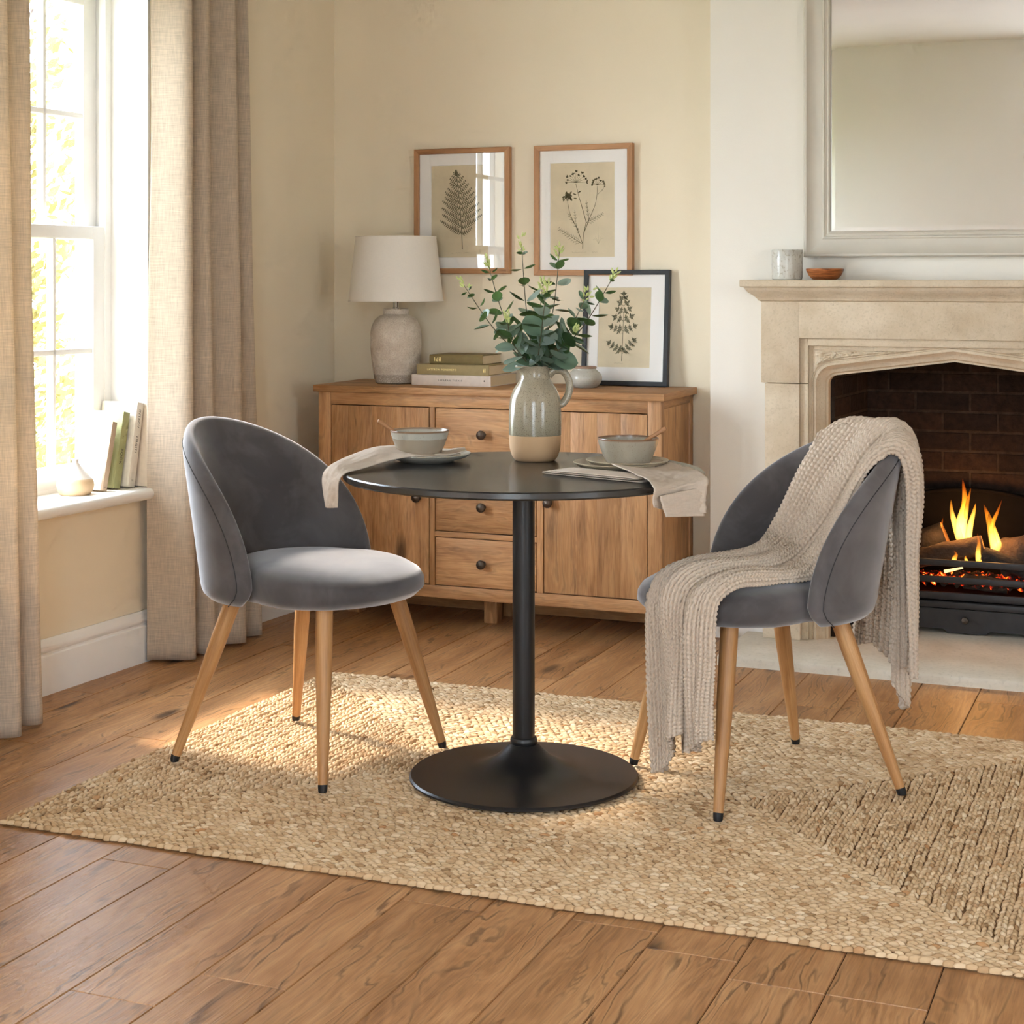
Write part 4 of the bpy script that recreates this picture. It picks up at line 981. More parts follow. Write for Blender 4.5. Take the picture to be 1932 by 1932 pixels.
# ---------------------------------------------------------------- eucalyptus
def euc(label, tip, bend, seed, n, big, base=(0, 0), taper=.5, skip=2):
    o = empty('eucalyptus_stem', (PX, PY, TZ+.14), 0, label, 'eucalyptus', 'eucalyptus stems in the pitcher')
    rr = random.Random(seed); b0 = Vector((base[0]*.6, base[1]*.6, .0)); neck = Vector((base[0], base[1], .09))
    tipv = Vector(tip); mid = neck.lerp(tipv, .5)+Vector(bend)
    pts = crom([b0, neck, mid, tipv], 40)
    m = MB(); m.tube(pts, [lin(i, [0, 39], [.0019, .0009]) for i in range(40)], 6); m.build('stem', M['twig'], o)
    lf = MB(); ph = rr.uniform(0, pi)
    for k in range(n):
        q = (k+.6)/n; i = int(lin(q, [0, 1], [13+skip, 38])); p = pts[i]; tdir = (pts[min(i+1, 39)]-pts[i-1]).normalized()
        s = big*lin(q, [0, .25, .6, 1], [.95, 1.1, .85, taper*.8])*rr.uniform(.85, 1.12); ph += pi/2+rr.uniform(-.35, .35)
        for sd in (0, pi):
            a = tdir.orthogonal().normalized(); b = tdir.cross(a); th = ph+sd+rr.uniform(-.2, .2)
            out = (a*cos(th)+b*sin(th)); d = (out+tdir*rr.uniform(.25, .75)+Vector((0, 0, rr.uniform(-.25, .12)))).normalized()
            sx = d.cross(tdir).normalized(); nm = sx.cross(d).normalized()
            if rr.random() < .5: sx = (sx+nm*rr.uniform(-.45, .45)).normalized(); nm = sx.cross(d).normalized()
            L = s; W = s*rr.uniform(.84, 1.0)*lin(q, [0, .7, 1], [1, .9, .62]); G = []; cup = rr.uniform(.02, .16); curl = rr.uniform(-.18, .22)
            for u in range(9):
                f = u/8; row = []; hw = W*.5*max(.02, math.sin(pi*min(1, f*.97+.02))**.62)*(1 if f < .99 else .1)
                for v in (-1, -.55, 0, .55, 1):
                    pt = p+d*(.004+L*f)+sx*(hw*v)+nm*(cup*hw*abs(v)**1.6+curl*L*f*f-.004*(v == 0)*sin(pi*f))
                    row.append(pt)
                G.append(row)
            lf.grid(G, rnd=rr.random())
    lf.build('leaves', M['leaf'], o, angle=180)
    bd = MB(); tdir = (pts[39]-pts[36]).normalized()
    for k in range(9):
        v = Vector((rr.gauss(0, 1), rr.gauss(0, 1), rr.gauss(0, 1)))*.0042; p = pts[39]+tdir*rr.uniform(-.010, .022)+v
        d = (tdir+v*120).normalized(); bd.tube([p-d*.003, p, p+d*.005, p+d*.010], [.0012, .0028, .0024, .0004], 7)
    for k in range(3):
        d = (tdir*1.2+Vector((rr.gauss(0, 1), rr.gauss(0, 1), rr.gauss(0, 1)))*.7).normalized(); a = d.orthogonal().normalized(); p = pts[38]
        bd.add([p, p+d*.010+a*.004, p+d*.022, p+d*.010-a*.004], [(0, 1, 2, 3)])
    bd.build('buds', M['bud'], o)
E_ = lambda px, py, dy: ((px-966)/3150*(4.2+dy)-PX, dy, H-(py-528)/3150*(4.2+dy)-TZ-.14)
euc('pale eucalyptus stem leaning lowest out to the left', (-.178, -.02, .300), (-.012, 0, .005), 1, 7, .036, (-.018, -.004), .55, 6)
euc('second pale eucalyptus stem slanting up to the left', (-.118, .05, .352), (-.015, .0, .005), 2, 8, .040, (-.012, .008), .6, 4)
euc('tallest eucalyptus stem rising straight in the middle', (-.034, .02, .402), (-.004, 0, 0), 3, 8, .050, (-.003, .004), .55, 1)
euc('eucalyptus stem with round leaves leaning slightly right of the tallest one', (.062, .03, .385), (.012, .01, 0), 4, 9, .052, (.006, .006), .55, 1)
euc('eucalyptus stem reaching far out right across the black frame', (.198, .02, .322), (.010, 0, -.014), 5, 9, .046, (.018, .002), .55, 3)
euc('shorter eucalyptus stem bending right below the longest spray', (.128, -.04, .275), (.012, 0, .004), 6, 8, .048, (.016, -.008), .6, 1)
euc('bushy front eucalyptus stem with the largest dark leaves', (.026, -.075, .285), (.0, -.022, 0), 7, 8, .060, (.004, -.015), .7, 0)
euc('dark leaved eucalyptus stem drooping at the left of the neck', (-.070, -.055, .215), (-.015, -.012, .006), 8, 6, .056, (-.014, -.012), .75, 0)
euc('dark leaved eucalyptus stem low at the right of the neck', (.095, -.055, .185), (.012, -.015, .010), 9, 6, .058, (.015, -.012), .8, 0)
euc('eucalyptus stem hidden deep at the back of the bunch', (.020, .075, .300), (0, .015, 0), 10, 8, .056, (.0, .017), .7, 0)
# ---------------------------------------------------------------- tableware
def plate(name, loc, r, label, mat, h=.018):
    pl = MB().lathe([(0, 0), (r*.58, 0), (r*.60, .001), (r*.66, .004), (r*.90, h*.55), (r*.985, h*.92), (r, h), (r*.985, h+.0015), (r*.96, h), (r*.86, h*.52+.002), (r*.64, .0062), (0, .0055)], 80)
    return tag(pl.build(name, M[mat], loc=loc), label, 'plate', 'stoneware plates')
def bowl(loc, label, mat, rim=.0735):
    b = MB().lathe([(0, 0), (.046, 0), (.0505, .0015), (.056, .012), (.0635, .030), (.070, .048), (rim, .0615), (rim-.001, .0632), (rim-.0035, .0625), (.066, .047), (.059, .028), (.050, .011), (0, .006)], 72, wob=lambda t, z: .006*sin(2*t+.6)+.004*sin(3*t))
    return tag(b.build('bowl', M[mat], loc=loc), label, 'bowl', 'stoneware bowls')
plate('plate', (-.212, 4.176, TZ+.0005), .110, 'pale stoneware plate under the left napkin and two-tone bowl', 'plate2', .020)
bowl((-.2305, 4.17, TZ+.0165), 'two-tone grey bowl standing on the napkin near the window', 'bowlglaze2')
plate('plate', (.256, 3.992, TZ+.0005), .110, 'larger stoneware plate at the bottom of the stacked pair', 'plate')
plate('plate', (.2755, 3.985, TZ+.0085), .099, 'smaller stoneware plate on top of the stacked pair', 'plate', .016)
bowl((.277, 3.982, TZ+.0150), 'plain grey bowl on the stacked plates near the fireplace', 'bowlglaze', .0725)
def spoon(p0, p1, label):
    o = empty('wooden_spoon', p0, 0, label, 'spoon', 'wooden spoons in the bowls'); p0, p1 = Vector(p0), Vector(p1); d = p1-p0
    MB().tube([d*q for q in (0, .1, .5, .9, .98, 1)], [.0036, .004, .0046, .0056, .005, .003], 14).build('handle', M['spoonwood'], o)
    a = d.normalized(); P = [Vector((0, 0, 0))-a*q for q in np.linspace(-.004, .038, 9)]
    MB().tube(P, [.0036, .006, .009, .0115, .0125, .012, .010, .006, .002], 14, flat=.45).build('spoon_bowl', M['spoonwood'], o)
spoon((-.2600, 4.172, .8030), (-.3330, 4.155, .8570), 'wooden spoon leaning out of the two-tone bowl')
spoon((.300, 3.975, .8120), (.366, 3.968, .8540), 'wooden spoon leaning out of the plain grey bowl')
# ---------------------------------------------------------------- napkins
def sheet(A, B, nu, nv, relief, endfn=None):
    PA, PB = crom(A, nu), crom(B, nu); G = []
    for i in range(nu):
        a, b = PA[i], PB[i]; t = (PA[min(i+1, nu-1)]+PB[min(i+1, nu-1)]-PA[max(i-1, 0)]-PB[max(i-1, 0)]).normalized(); n = (b-a).cross(t).normalized(); row = []
        for j in range(nv):
            v = j/(nv-1); p = a.lerp(b, v); row.append(p+n*relief(i/(nu-1), v))
        G.append(row)
    return G
def wr(sc, am, seed): return lambda u, v: am*(noise.noise((u*sc, v*sc*.5, seed))+.5*noise.noise((u*sc*2.3, v*sc*1.4, seed+4)))
w1_, w1b = wr(7, .0040, 2), wr(24, .0016, 6); w1 = lambda u, v: w1_(u, v)+w1b(u, v)
A = [(-.150, 4.245, .776), (-.215, 4.245, .7755), (-.275, 4.225, .786), (-.340, 4.165, .789), (-.395, 4.085, .776), (-.432, 4.00, .7635), (-.4495, 3.972, .742), (-.447, 3.955, .705), (-.440, 3.945, .668)]
B = [(-.126, 4.120, .7755), (-.185, 4.100, .7735), (-.245, 4.075, .7745), (-.300, 4.02, .7695), (-.352, 3.945, .7605), (-.386, 3.885, .7565), (-.4005, 3.868, .740), (-.403, 3.866, .708), (-.404, 3.868, .678)]
nm = MB()
nm.grid(sheet(A, B, 80, 36, lambda u, v: -w1(u, v)*min(1, 4*v*(1-v)+.2)*(0.35 if u < .3 else 1)-.010*max(0, sin(pi*v))**2*lin(u, [0, .26, .4, .6, .75, 1], [0, 0, .8, .9, .4, .7])))
A2 = [(-.150, 4.247, .7785), (-.120, 4.19, .7790), (-.105, 4.15, .7795)]
nm.grid(sheet([(-.152, 4.243, .777), (-.135, 4.20, .783), (-.118, 4.165, .788)], [(-.190, 4.10, .7765), (-.15, 4.10, .7775), (-.112, 4.128, .784)], 20, 16, lambda u, v: -.002*sin(pi*v)))
nap = nm.build('napkin', M['napkin'], loc=(0, 0, 0), angle=180); outline(nap, .0022)
tag(nap, 'rumpled linen napkin under the two-tone bowl, hanging off the table edge', 'napkin', 'linen napkins')
# folded napkin lying half under the stacked plates
fn = MB(); d = Vector((.217, -.181)).normalized(); nrm = Vector((-d.y, d.x)); P = []
prof = [(.285, .0008), (.20, .0008), (.10, .0008), (.012, .0009), (.0, .0026), (.002, .0046), (.012, .0055), (.10, .0056), (.20, .0057), (.255, .0058), (.268, .0070), (.262, .0088), (.22, .0092), (.10, .0092), (.035, .0090)]
for s_, z in prof:
    row = []
    for j in range(14):
        v = j/13; p = Vector((.070, 3.905))+d*(s_+.010*noise.noise((s_*9, v*3, z*900)))+nrm*(v*.085-.004*(z > .005)); row.append((p.x, p.y, TZ+z+.0012+.0008*noise.noise((s_*20, v*9, 1))))
    P.append(row)
fn.grid(P)
f_ = fn.build('napkin', M['napkin'], loc=(0, 0, 0), angle=60); outline(f_, .0020)
tag(f_, 'folded linen napkin tucked beside the stacked plates at the table front', 'napkin', 'linen napkins')
A = [(.350, 4.020, .7730), (.388, 3.965, .7700), (.414, 3.895, .7690), (.428, 3.825, .7690), (.444, 3.782, .754), (.438, 3.765, .715), (.437, 3.752, .682)]
B = [(.232, 3.888, .7770), (.262, 3.822, .7715), (.283, 3.745, .7680), (.299, 3.673, .7675), (.3095, 3.632, .754), (.307, 3.632, .728), (.309, 3.630, .712)]
w2_, w2b = wr(6, .0035, 9), wr(21, .0016, 3); w2 = lambda u, v: w2_(u, v)+w2b(u, v)
dm = MB()
hang = lambda u, v: -abs(w2(u, v))*min(1, 3*u)*1.3-.007*sin(pi*v)*lin(u, [0, .4, .7, 1], [0.4, 1.0, 1.6, 2.8])
dm.grid(sheet(A, B, 70, 34, hang))
A3 = [(.434, 3.778, .738), (.434, 3.766, .708), (.432, 3.755, .675)]; B3 = [(.322, 3.642, .734), (.328, 3.638, .713), (.336, 3.640, .689)]
dm.grid(sheet(A3, B3, 24, 24, lambda u, v: -.004*sin(pi*v)*u+w2(u, v)*.5))
dn = dm.build('napkin', M['napkin'], loc=(0, 0, 0), angle=180); outline(dn, .0022)
tag(dn, 'linen napkin draped over the table edge beside the stacked plates', 'napkin', 'linen napkins')
# ================================================================ chairs
PHI, ZB, HS = R(96), .405, .425
def shell_pt(phi, z, r=0.):     # r: offset outwards
    lean = -.25*(z-.41)*cos(phi)
    return Vector((-.012-(.240+r)*cos(phi)+lean, (.232+r)*sin(phi), z))
def make_chair(label, loc, rz):
    ch = empty('dining_chair', loc, rz, label, 'chair', 'grey velvet dining chairs')
    n, m, pw = 26, 61, 2/1.95; T2 = .023
    def dom(rho, al):
        ca, sa = cos(al), sin(al); x = math.copysign(abs(ca)**pw, ca)*rho; y = abs(sa)**pw*rho
        if y*HS < .05: x *= 1-.085*(1-y*HS/.05)**2
        return PHI*x, ZB+HS*y
    P = []
    def sheet_(side):
        rows = []
        for i in range(n):
            rho = .0001 if i == 0 else 1-(1-i/(n-1))**1.7; row = []
            for j in range(m):
                al = pi*j/(m-1); phi, z = dom(rho, al)
                e = max(0, (rho-.86)/.14); th = T2*sqrt(max(0, 1-e*e))
                if side > 0 and z < ZB+.035: th *= .35+.65*sqrt(max(0, 1-((ZB+.035-z)/.035)**2))
                row.append(shell_pt(phi, z, side*th+(.006*sin(pi*min(1, rho)) if side < 0 else 0)*0))
            rows.append(row)
        return rows
    o_, i_ = sheet_(1), sheet_(-1); mb = MB(); mb.grid(o_); mb.grid(i_, flip=True)
    edge = lambda S: [S[k][m-1] for k in range(n-1, 0, -1)]+[S[k][0] for k in range(n)]
    mb.grid([edge(o_), edge(i_)])
    bk = mb.build('backrest', M['velvet'], ch, angle=180, fix=True)
    bm = bmesh.new(); bm.from_mesh(bk.data); bmesh.ops.remove_doubles(bm, verts=bm.verts, dist=.0004); bmesh.ops.recalc_face_normals(bm, faces=bm.faces); bm.to_mesh(bk.data); bm.free()
    bk.data.polygons.foreach_set('use_smooth', [True]*len(bk.data.polygons)); bk.data.set_sharp_from_angle(angle=R(70))
    sp = MB(); pts = []
    for j in range(m):
        phi, z = dom(.935, pi*j/(m-1)); e = (.935-.86)/.14; pts.append(shell_pt(phi, z, T2*sqrt(1-e*e)+.0004))
    sp.tube(pts, .0011, 6); sp.build('piping', M['seam'], bk)
    # seat cushion: round at the back, squarer at the front
    def rad(t, k):
        ct, s_ = cos(t), sin(t)
        if ct < 0: return 1/sqrt((ct/.200)**2+(s_/.205)**2)
        w = .205+.038*min(1, ct*2.2); p = 2.35; return 1/((abs(ct)/.308)**p+(abs(s_)/w)**p)**(1/p)
    prof = [(0, .402), (.5, .401), (.84, .404), (.93, .410), (.98, .424), (1., .444), (.995, .462), (.965, .476), (.90, .486), (.78, .493), (.6, .4975), (.4, .4995), (.2, .5005), (0, .501)]
    S = MB(); K = 96; rows = []
    for k in range(K):
        t = 2*pi*k/K; row = []
        for f, z in prof:
            x, y = f*rad(t, f)*cos(t)-.018, f*rad(t, f)*sin(t); row.append((x, y, z-.012*max(0, x-.05)/.2*(z > .43)))
        rows.append(row)
    S.grid(rows, cu=True); S.build('seat', M['velvet'], ch, angle=180, fix=True)
    for tx, ty, fx, fy in ((.158, .138, .240, .231), (.158, -.138, .222, -.222), (-.132, .132, -.243, .229), (-.132, -.132, -.243, -.229)):
        a, b = Vector((tx, ty, .406)), Vector((fx, fy, .006)); L = MB()
        L.tube([a.lerp(b, q) for q in (0, .15, .35, .6, .8, .985)], [.0205, .0205, .0195, .0165, .0138, .0112], 20)
        lg = L.build('leg', M['legwood'], ch)
        d = (b-a).normalized(); top = a.lerp(b, .985)
        MB().tube([top-d*.004, top, b-Vector((0, 0, .0)), b+Vector((0, 0, -.006))], [.0114, .0114, .0108, .0100], 20).build('foot_cap', M['rubber'], lg)
    return ch
LC = make_chair('grey velvet chair nearest the window, seat empty', (-.504, 4.18, RT), math.atan2(-.546, .838))
RC = copy_tree(LC); RC['label'] = 'grey velvet chair in front of the fireplace with a knitted throw over it'
RCX, RCY, RCA = .588, 3.974, math.atan2(-.377, -.926)
put(RC, (RCX, RCY, RT), RCA)
# ================================================================ knitted throw
def throw():
    # edge lines (forward, sideways, up) in the chair's own frame: A the far edge, B the near edge
    A = [(.258, .030, .070), (.262, .026, .22), (.266, .022, .37), (.270, .016, .455), (.258, .010, .500), (.20, .002, .514), (.09, -.025, .516), (-.02, -.066, .518), (-.09, -.092, .548), (-.160, -.112, .628), (-.228, -.130, .722), (-.285, -.138, .792), (-.318, -.140, .818), (-.350, -.142, .816), (-.372, -.142, .785), (-.378, -.142, .70), (-.376, -.146, .58), (-.374, -.156, .43), (-.372, -.165, .26)]
    B = [(.240, .208, .185), (.242, .210, .27), (.244, .212, .36), (.246, .214, .440), (.234, .211, .490), (.180, .198, .512), (.10, .182, .512), (.01, .172, .510), (-.055, .164, .522), (-.100, .164, .590), (-.145, .168, .672), (-.195, .170, .748), (-.230, .172, .788), (-.264, .175, .796), (-.294, .172, .765), (-.318, .150, .69), (-.334, .126, .56), (-.344, .114, .42), (-.348, .108, .245)]
    NU0 = 260; PA, PB = crom(A, NU0), crom(B, NU0)
    mid = [(a+b)/2 for a, b in zip(PA, PB)]; cum = [0]
    for i in range(1, NU0): cum.append(cum[-1]+(mid[i]-mid[i-1]).length)
    Ltot = cum[-1]; pitch, cw, ncol, su, sv = .0115, .0150, 36, 6, 8
    NU = int(Ltot/pitch*su); NV = ncol*sv+1
    ts = np.interp(np.linspace(0, Ltot, NU), cum, np.arange(NU0))
    ip = lambda Pp, t: Pp[min(int(t), NU0-2)].lerp(Pp[min(int(t), NU0-2)+1], t-min(int(t), NU0-2))
    base = np.zeros((NU, NV, 3))
    # the blanket is folded lengthwise: a wide roll lying over the edge of a narrower one (across, height)
    CS = [(.015, -.006), (-.012, .006), (.004, .022), (.05, .033), (.14, .038), (.24, .033), (.31, .027), (.38, .033), (.47, .041), (.56, .040), (.625, .030), (.650, .014), (.630, .001), (.600, -.004), (.640, -.001), (.69, .010), (.75, .020), (.83, .0245), (.90, .020), (.96, .0225), (1.005, .016), (1.018, .004), (.995, -.006)]
    cc_ = crom([(a*.30, b, 0) for a, b in CS], 400); al = [0]
    for i in range(1, 400): al.append(al[-1]+(cc_[i]-cc_[i-1]).length)
    V = np.linspace(0, 1, NV); xs = np.interp(V*al[-1], al, [p.x/.30 for p in cc_]); hs = np.interp(V*al[-1], al, [p.y for p in cc_])
    for i, t in enumerate(ts):
        a, b = ip(PA, t), ip(PB, t); q = t/(NU0-1)
        tt = (PA[min(int(t)+2, NU0-1)]+PB[min(int(t)+2, NU0-1)]-PA[max(int(t)-2, 0)]-PB[max(int(t)-2, 0)]).normalized()
        n = (b-a).cross(tt).normalized()
        amp = lin(q, [0, .15, .25, .45, .58, .66, .75, .85, 1], [.95, .90, .80, .85, .70, .62, .70, .85, 1.0])
        wob = np.array([.010*noise.noise((v*3.2, q*9, 4)) for v in V])
        h = .006+amp*hs+wob+(.008*np.sin(V*2*pi*2.6+q*9)+.005*np.sin(V*2*pi*4.4-q*13))*lin(q, [0, .2, .3, .75, .85, 1], [1, .8, .15, .15, 1, 1.3])
        vv = xs+.012*np.sin(q*17+V*4)
        bf = lin(q, [0, .42, .5, .6, .667, .74, .82, 1], [0, 0, -.038, -.060, -.070, -.062, -.036, -.022]); bz = lin(q, [.56, .64, .70, .78], [0, .010, .012, 0]); bul = 4*vv*(1-vv)
        for k in range(3): base[i, :, k] = a[k]+(b[k]-a[k])*vv+n[k]*h
        base[i, :, 0] += bf*bul; base[i, :, 2] += bz*bul
    # uneven hems
    lo = np.where(V < .25, .0, np.where(V < .55, .05*np.sin((V-.25)/.30*pi*.5), .0))
    for i in range(int(NU*.20)):
        f = 1-i/(NU*.20); base[i, :, 2] += f*lo*.9
    bl = np.interp(V, [0, .18, .30, .42, .55, .62, .70, 1], [0, .02, -.03, -.125, -.10, -.05, .0, .0])
    for i in range(int(NU*.80), NU):
        f = (i-NU*.80)/(NU*.20); base[i, :, 2] += f*bl
    # rest on the chair: lift whatever would sink into the seat or the back
    from mathutils.bvhtree import BVHTree
    trees = []
    for ch in LC.children:
        if ch.name.split('.')[0] in ('seat', 'backrest'): trees.append(BVHTree.FromPolygons([v.co.copy() for v in ch.data.vertices], [tuple(p.vertices) for p in ch.data.polygons]))
    ui = np.unique(np.linspace(0, NU-1, 260).astype(int)); vi = np.unique(np.linspace(0, NV-1, 64).astype(int))
    for it in range(3):
        off = np.zeros((len(ui), len(vi), 3))
        for a_, i in enumerate(ui):
            for b_, j in enumerate(vi):
                p = Vector(base[i, j])+Vector((0, 0, -.0125)); q = p.copy()
                for tr_ in trees:
                    hit, nn_, _, dist = tr_.find_nearest(q, .12)
                    if hit is not None:
                        sd_ = (q-hit).dot(nn_); clear = .010 if it else .012
                        if sd_ < clear: q = hit+nn_*clear
                off[a_, b_] = q-p
        if it < 2:              # spread each push so the cloth stays smooth
            for _ in range(3):
                o2 = np.pad(off, ((1, 1), (1, 1), (0, 0)), mode='edge'); sm = (o2[:-2, 1:-1]+o2[2:, 1:-1]+o2[1:-1, :-2]+o2[1:-1, 2:]+2*off)/6
                mag = np.linalg.norm(off, axis=2, keepdims=True) > np.linalg.norm(sm, axis=2, keepdims=True); off = np.where(mag, off, sm)
        full = np.zeros_like(base); tmp = np.zeros((NU, len(vi), 3))
        for k in range(3):
            for b_ in range(len(vi)): tmp[:, b_, k] = np.interp(np.arange(NU), ui, off[:, b_, k])
            for i in range(NU): full[i, :, k] = np.interp(np.arange(NV), vi, tmp[i, :, k])
        base += full
    for _ in range(2):
        o2 = np.pad(base, ((2, 2), (2, 2), (0, 0)), mode='edge'); base = (o2[:-4, 2:-2]+o2[4:, 2:-2]+o2[2:-2, :-4]+o2[2:-2, 4:]+4*base)/8 if False else base
    du = np.gradient(base, axis=0); dv = np.gradient(base, axis=1); nr = np.cross(dv, du); nr /= np.linalg.norm(nr, axis=2, keepdims=True)+1e-9
    u = np.arange(NU)/su; x = (np.arange(NV)/sv) % 1.0*2-1; col = np.floor(np.arange(NV)/sv)
    XX, UU = np.meshgrid(np.abs(x), u); CC = np.meshgrid(col, u)[0]
    st = .5+.5*np.cos(2*pi*(UU+.55*XX+.21*np.sin(CC*1.7)))
    hk = (1-XX**2.6)*(.66+.34*st)
    br = np.clip(.5+.9*np.cos(2*pi*(UU+.18+.37*np.sin(CC*2.3))), 0, 1)     # bars between the ribs, holes in between
    hk = np.where(XX > .66, np.maximum(hk, 0)*.5+.34*br*(XX-.66)/.34, hk)-.42*(XX > .80)*(1-br)
    P = base+nr*(hk*.0088)[..., None]
    me = bpy.data.meshes.new('knitted_throw'); me.vertices.add(NU*NV); me.vertices.foreach_set('co', P.astype(np.float32).ravel())
    i0 = (np.arange(NU-1)[:, None]*NV+np.arange(NV-1)[None]).ravel(); f = np.stack([i0, i0+1, i0+NV+1, i0+NV], 1).astype(np.int32)
    me.loops.add(f.size); me.loops.foreach_set('vertex_index', f.ravel()); me.polygons.add(len(f)); me.polygons.foreach_set('loop_start', (np.arange(len(f))*4).astype(np.int32)); me.update(calc_edges=True)
    me.polygons.foreach_set('use_smooth', [True]*len(f)); me.materials.append(M['knit'])
    o = bpy.data.objects.new('knitted_throw', me); COL.objects.link(o); put(o, (RCX, RCY, RT-.0125), RCA)
    outline(o, .004, -1)
    return tag(o, 'chunky oatmeal knitted throw draped over the chair by the fire', 'throw')
throw()
# ================================================================ curtains
def curtain(label, path, seed, lean=0., squeeze=.92, z1=2.52, c0=1.19, narrow=1.):
    # path: the drape seen from above (along the wall, out from the wall)
    n = len(path)*9; base = crom([(a, b, 0) for a, b in path], n); nv = 64; G = []; uv = []
    for j in range(nv):
        zz = j/(nv-1); z = .005+(z1-.005)*zz; row = []; ur = []; acc = 0; prev = None
        for i in range(n):
            s = i/(n-1); b = base[i]
            k = squeeze+(1-squeeze)*(1-zz)
            cc = c0+(b.x-c0)*(narrow+(1-narrow)*(1-zz)**1.3)+lean*(1-zz)**1.5+.010*noise.noise((s*3.2, zz*1.7, seed))+.004*noise.noise((s*9, zz*5, seed+3))
            d = .10+(b.y-.10)*k+.012*noise.noise((s*4.1, zz*1.5, seed+7))+.003*noise.noise((s*11, zz*7, seed+5))*(1-.6*zz)
            p = Vector((max(d, .028), -cc, z+(.004*noise.noise((s*7, 0, seed+2))+.004 if j == 0 else 0)))
            if prev is not None: acc += math.hypot(p.x-prev.x, p.y-prev.y)
            prev = p; row.append(p); ur.append((acc, z))
        G.append(row); uv.append(ur)
    o = empty('curtain', CORNER, -WT, label, 'curtain', 'linen curtains')
    m = MB(); m.grid(G, uvs=uv); outline(m.build('drape', M['linen'], o, angle=180), .0025)
    hm = MB(); rows = []
    for q in (0, .0028): rows.append([G[2][i].lerp(G[3][i], .35)+Vector((.0019, -.0006, q)) for i in range(n)])
    hm.grid(rows); hm.build('hem', M['linen'], o, angle=180)
    return o
curtain('long linen curtain on the far side of the window', [(1.205, .030), (1.192, .055), (1.174, .100), (1.155, .142), (1.134, .158), (1.116, .145), (1.102, .115), (1.088, .090), (1.074, .092), (1.066, .115), (1.062, .145), (1.050, .165), (1.025, .165), (.990, .130), (.958, .102), (.934, .107), (.918, .135), (.896, .165), (.870, .172), (.845, .150), (.815, .112), (.792, .102), (.772, .117), (.757, .142), (.742, .146), (.726, .118), (.722, .08), (.72, .045)], 3.3, narrow=.85, squeeze=.82)
curtain('long linen curtain on the near side of the window, cut by the picture edge', [(1.985, .175), (1.978, .205), (1.990, .232), (2.015, .236), (2.036, .200), (2.050, .165), (2.068, .165), (2.082, .205), (2.096, .250), (2.125, .262), (2.155, .225), (2.180, .170), (2.205, .150), (2.23, .185), (2.255, .235), (2.285, .240), (2.315, .195), (2.345, .150), (2.375, .170), (2.40, .215), (2.43, .215), (2.47, .15), (2.51, .16), (2.54, .215), (2.57, .22), (2.61, .16), (2.65, .15), (2.68, .20), (2.71, .21), (2.74, .15)], 8.1, lean=-.052, squeeze=.95)
rod = MB().tube([(.12, -.45, 2.54), (.12, -3.0, 2.54)], .014, 16).build('curtain_rod', M['blackmetal'], loc=CORNER, rz=-WT)
tag(rod, 'dark metal curtain rod above the sash window', 'curtain rod')
# ================================================================ light
def light(name, typ, loc, **kw):
    l = bpy.data.lights.new(name, typ); o = bpy.data.objects.new(name, l); COL.objects.link(o); o.location = loc
    for k, v in kw.items(): setattr(l, k, v)
    return o
WB = 11.5
w = bpy.data.worlds.new('sky'); SC.world = w; w.use_nodes = True; nt = w.node_tree; bg = nt.nodes['Background']
tc = nt.nodes.new('ShaderNodeTexCoord'); sx = nt.nodes.new('ShaderNodeSeparateXYZ'); nt.links.new(tc.outputs['Generated'], sx.inputs[0])
rp = nt.nodes.new('ShaderNodeValToRGB'); mr_ = nt.nodes.new('ShaderNodeMapRange'); mr_.inputs[1].default_value = -.2; mr_.inputs[2].default_value = 1.
nt.links.new(sx.outputs[2], mr_.inputs[0]); nt.links.new(mr_.outputs[0], rp.inputs[0])
e = rp.color_ramp.elements; e[0].position = .05; e[0].color = (.50, .56, .58, 1); e[1].position = .9; e[1].color = (.70, .84, 1.05, 1)
k = e.new(.22); k.color = (.79, .90, 1.01, 1)
nt.links.new(rp.outputs[0], bg.inputs[0]); # the sky is brighter on the sun's side
dp_ = nt.nodes.new('ShaderNodeVectorMath'); dp_.operation = 'DOT_PRODUCT'; nt.links.new(tc.outputs['Generated'], dp_.inputs[0]); dp_.inputs[1].default_value = (-.874, .486, 0)
mg = nt.nodes.new('ShaderNodeMapRange'); mg.inputs[1].default_value = -.6; mg.inputs[2].default_value = .8; mg.inputs[3].default_value = WB*.62; mg.inputs[4].default_value = WB*1.3
nt.links.new(dp_.outputs['Value'], mg.inputs[0]); nt.links.new(mg.outputs[0], bg.inputs[1])
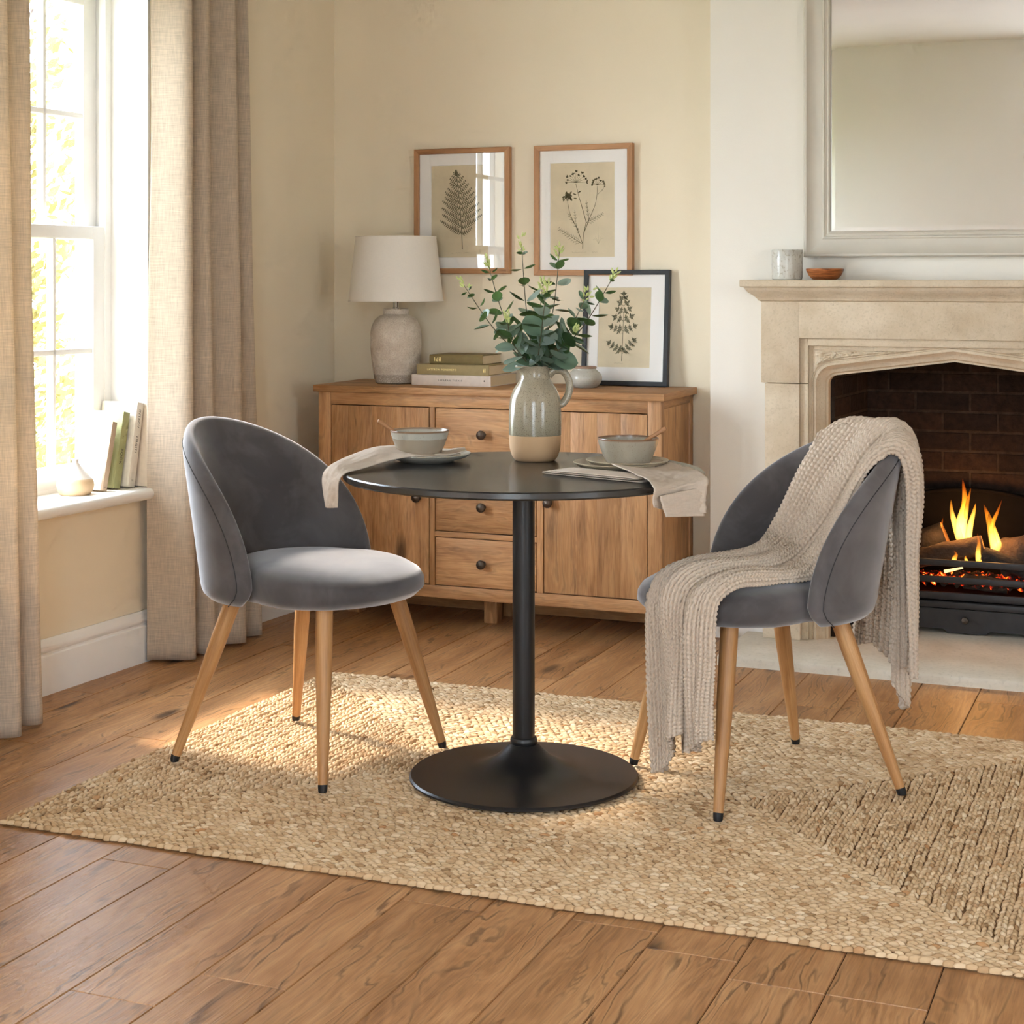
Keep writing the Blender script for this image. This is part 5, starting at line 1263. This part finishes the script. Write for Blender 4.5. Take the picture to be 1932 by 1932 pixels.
# low warm sun square on to the window wall
sun = light('sun', 'SUN', (-6, 6, 6), energy=6.8, color=(1., .91, .80), angle=R(7))
sd = Vector((.874, -.486, -1.0)).normalized(); sun.rotation_euler = sd.to_track_quat('-Z', 'Y').to_euler()
def portal(name, c0, c1):
    o = light(name, 'AREA', wl(-.27, (c0+c1)/2, (WZ0+WZ1)/2), shape='RECTANGLE', size=c1-c0, size_y=WZ1-WZ0)
    o.rotation_euler = (Matrix.Rotation(-WT, 3, 'Z') @ Matrix.Rotation(R(-90), 3, 'Y') @ Matrix.Rotation(R(90), 3, 'Z')).to_euler()
    o.data.cycles.is_portal = True; return o
portal('window_portal', W0, W1); portal('window_portal', S0, S1)
po = light('window_portal', 'AREA', room((Q0+Q1)/2, -.40, (QZ0+QZ1)/2), shape='RECTANGLE', size=Q1-Q0, size_y=QZ1-QZ0)
po.rotation_euler = (R(90), 0, -TH); po.data.cycles.is_portal = True
pr_ = light('window_portal', 'AREA', room(2.46, (R0+R1)/2, (RZ0+RZ1)/2), shape='RECTANGLE', size=R1-R0, size_y=RZ1-RZ0)
pr_.rotation_euler = (Matrix.Rotation(-TH, 3, 'Z') @ Matrix.Rotation(R(90), 3, 'Y') @ Matrix.Rotation(R(90), 3, 'Z')).to_euler(); pr_.data.cycles.is_portal = True
for a, b, z, e_ in ((-.71, 5.77, .40, 1.0), (-.60, 5.75, .36, .8), (-.80, 5.77, .34, .3)):
    light('fire_light', 'POINT', room(a, b, z), energy=e_, color=(1., .46, .14), shadow_soft_size=.05)
# ================================================================ camera
cam = bpy.data.cameras.new('camera'); co = bpy.data.objects.new('camera', cam); COL.objects.link(co)
co.location = (0, 0, H); co.rotation_euler = (R(90), 0, 0)
cam.sensor_width = 36; cam.lens = 36*3150/1932; cam.shift_y = -(966-528)/1932; cam.clip_start = .02
SC.camera = co
SC.view_settings.view_transform = 'Standard'; SC.view_settings.look = 'None'; SC.view_settings.gamma = 1; SC.view_settings.use_curve_mapping = False
SC.view_settings.exposure = 0.84
cy = SC.cycles
cy.use_adaptive_sampling = True; cy.adaptive_threshold = .11; cy.adaptive_min_samples = 10
cy.use_denoising = True; cy.denoiser = 'OPENIMAGEDENOISE'; cy.max_bounces = 7; cy.diffuse_bounces = 4; cy.glossy_bounces = 4; cy.transmission_bounces = 4; cy.transparent_max_bounces = 16; cy.volume_bounces = 0
cy.caustics_reflective = False; cy.caustics_refractive = False; cy.sample_clamp_indirect = 4.0; cy.volume_step_rate = 2.0
bpy.context.view_layer.update()
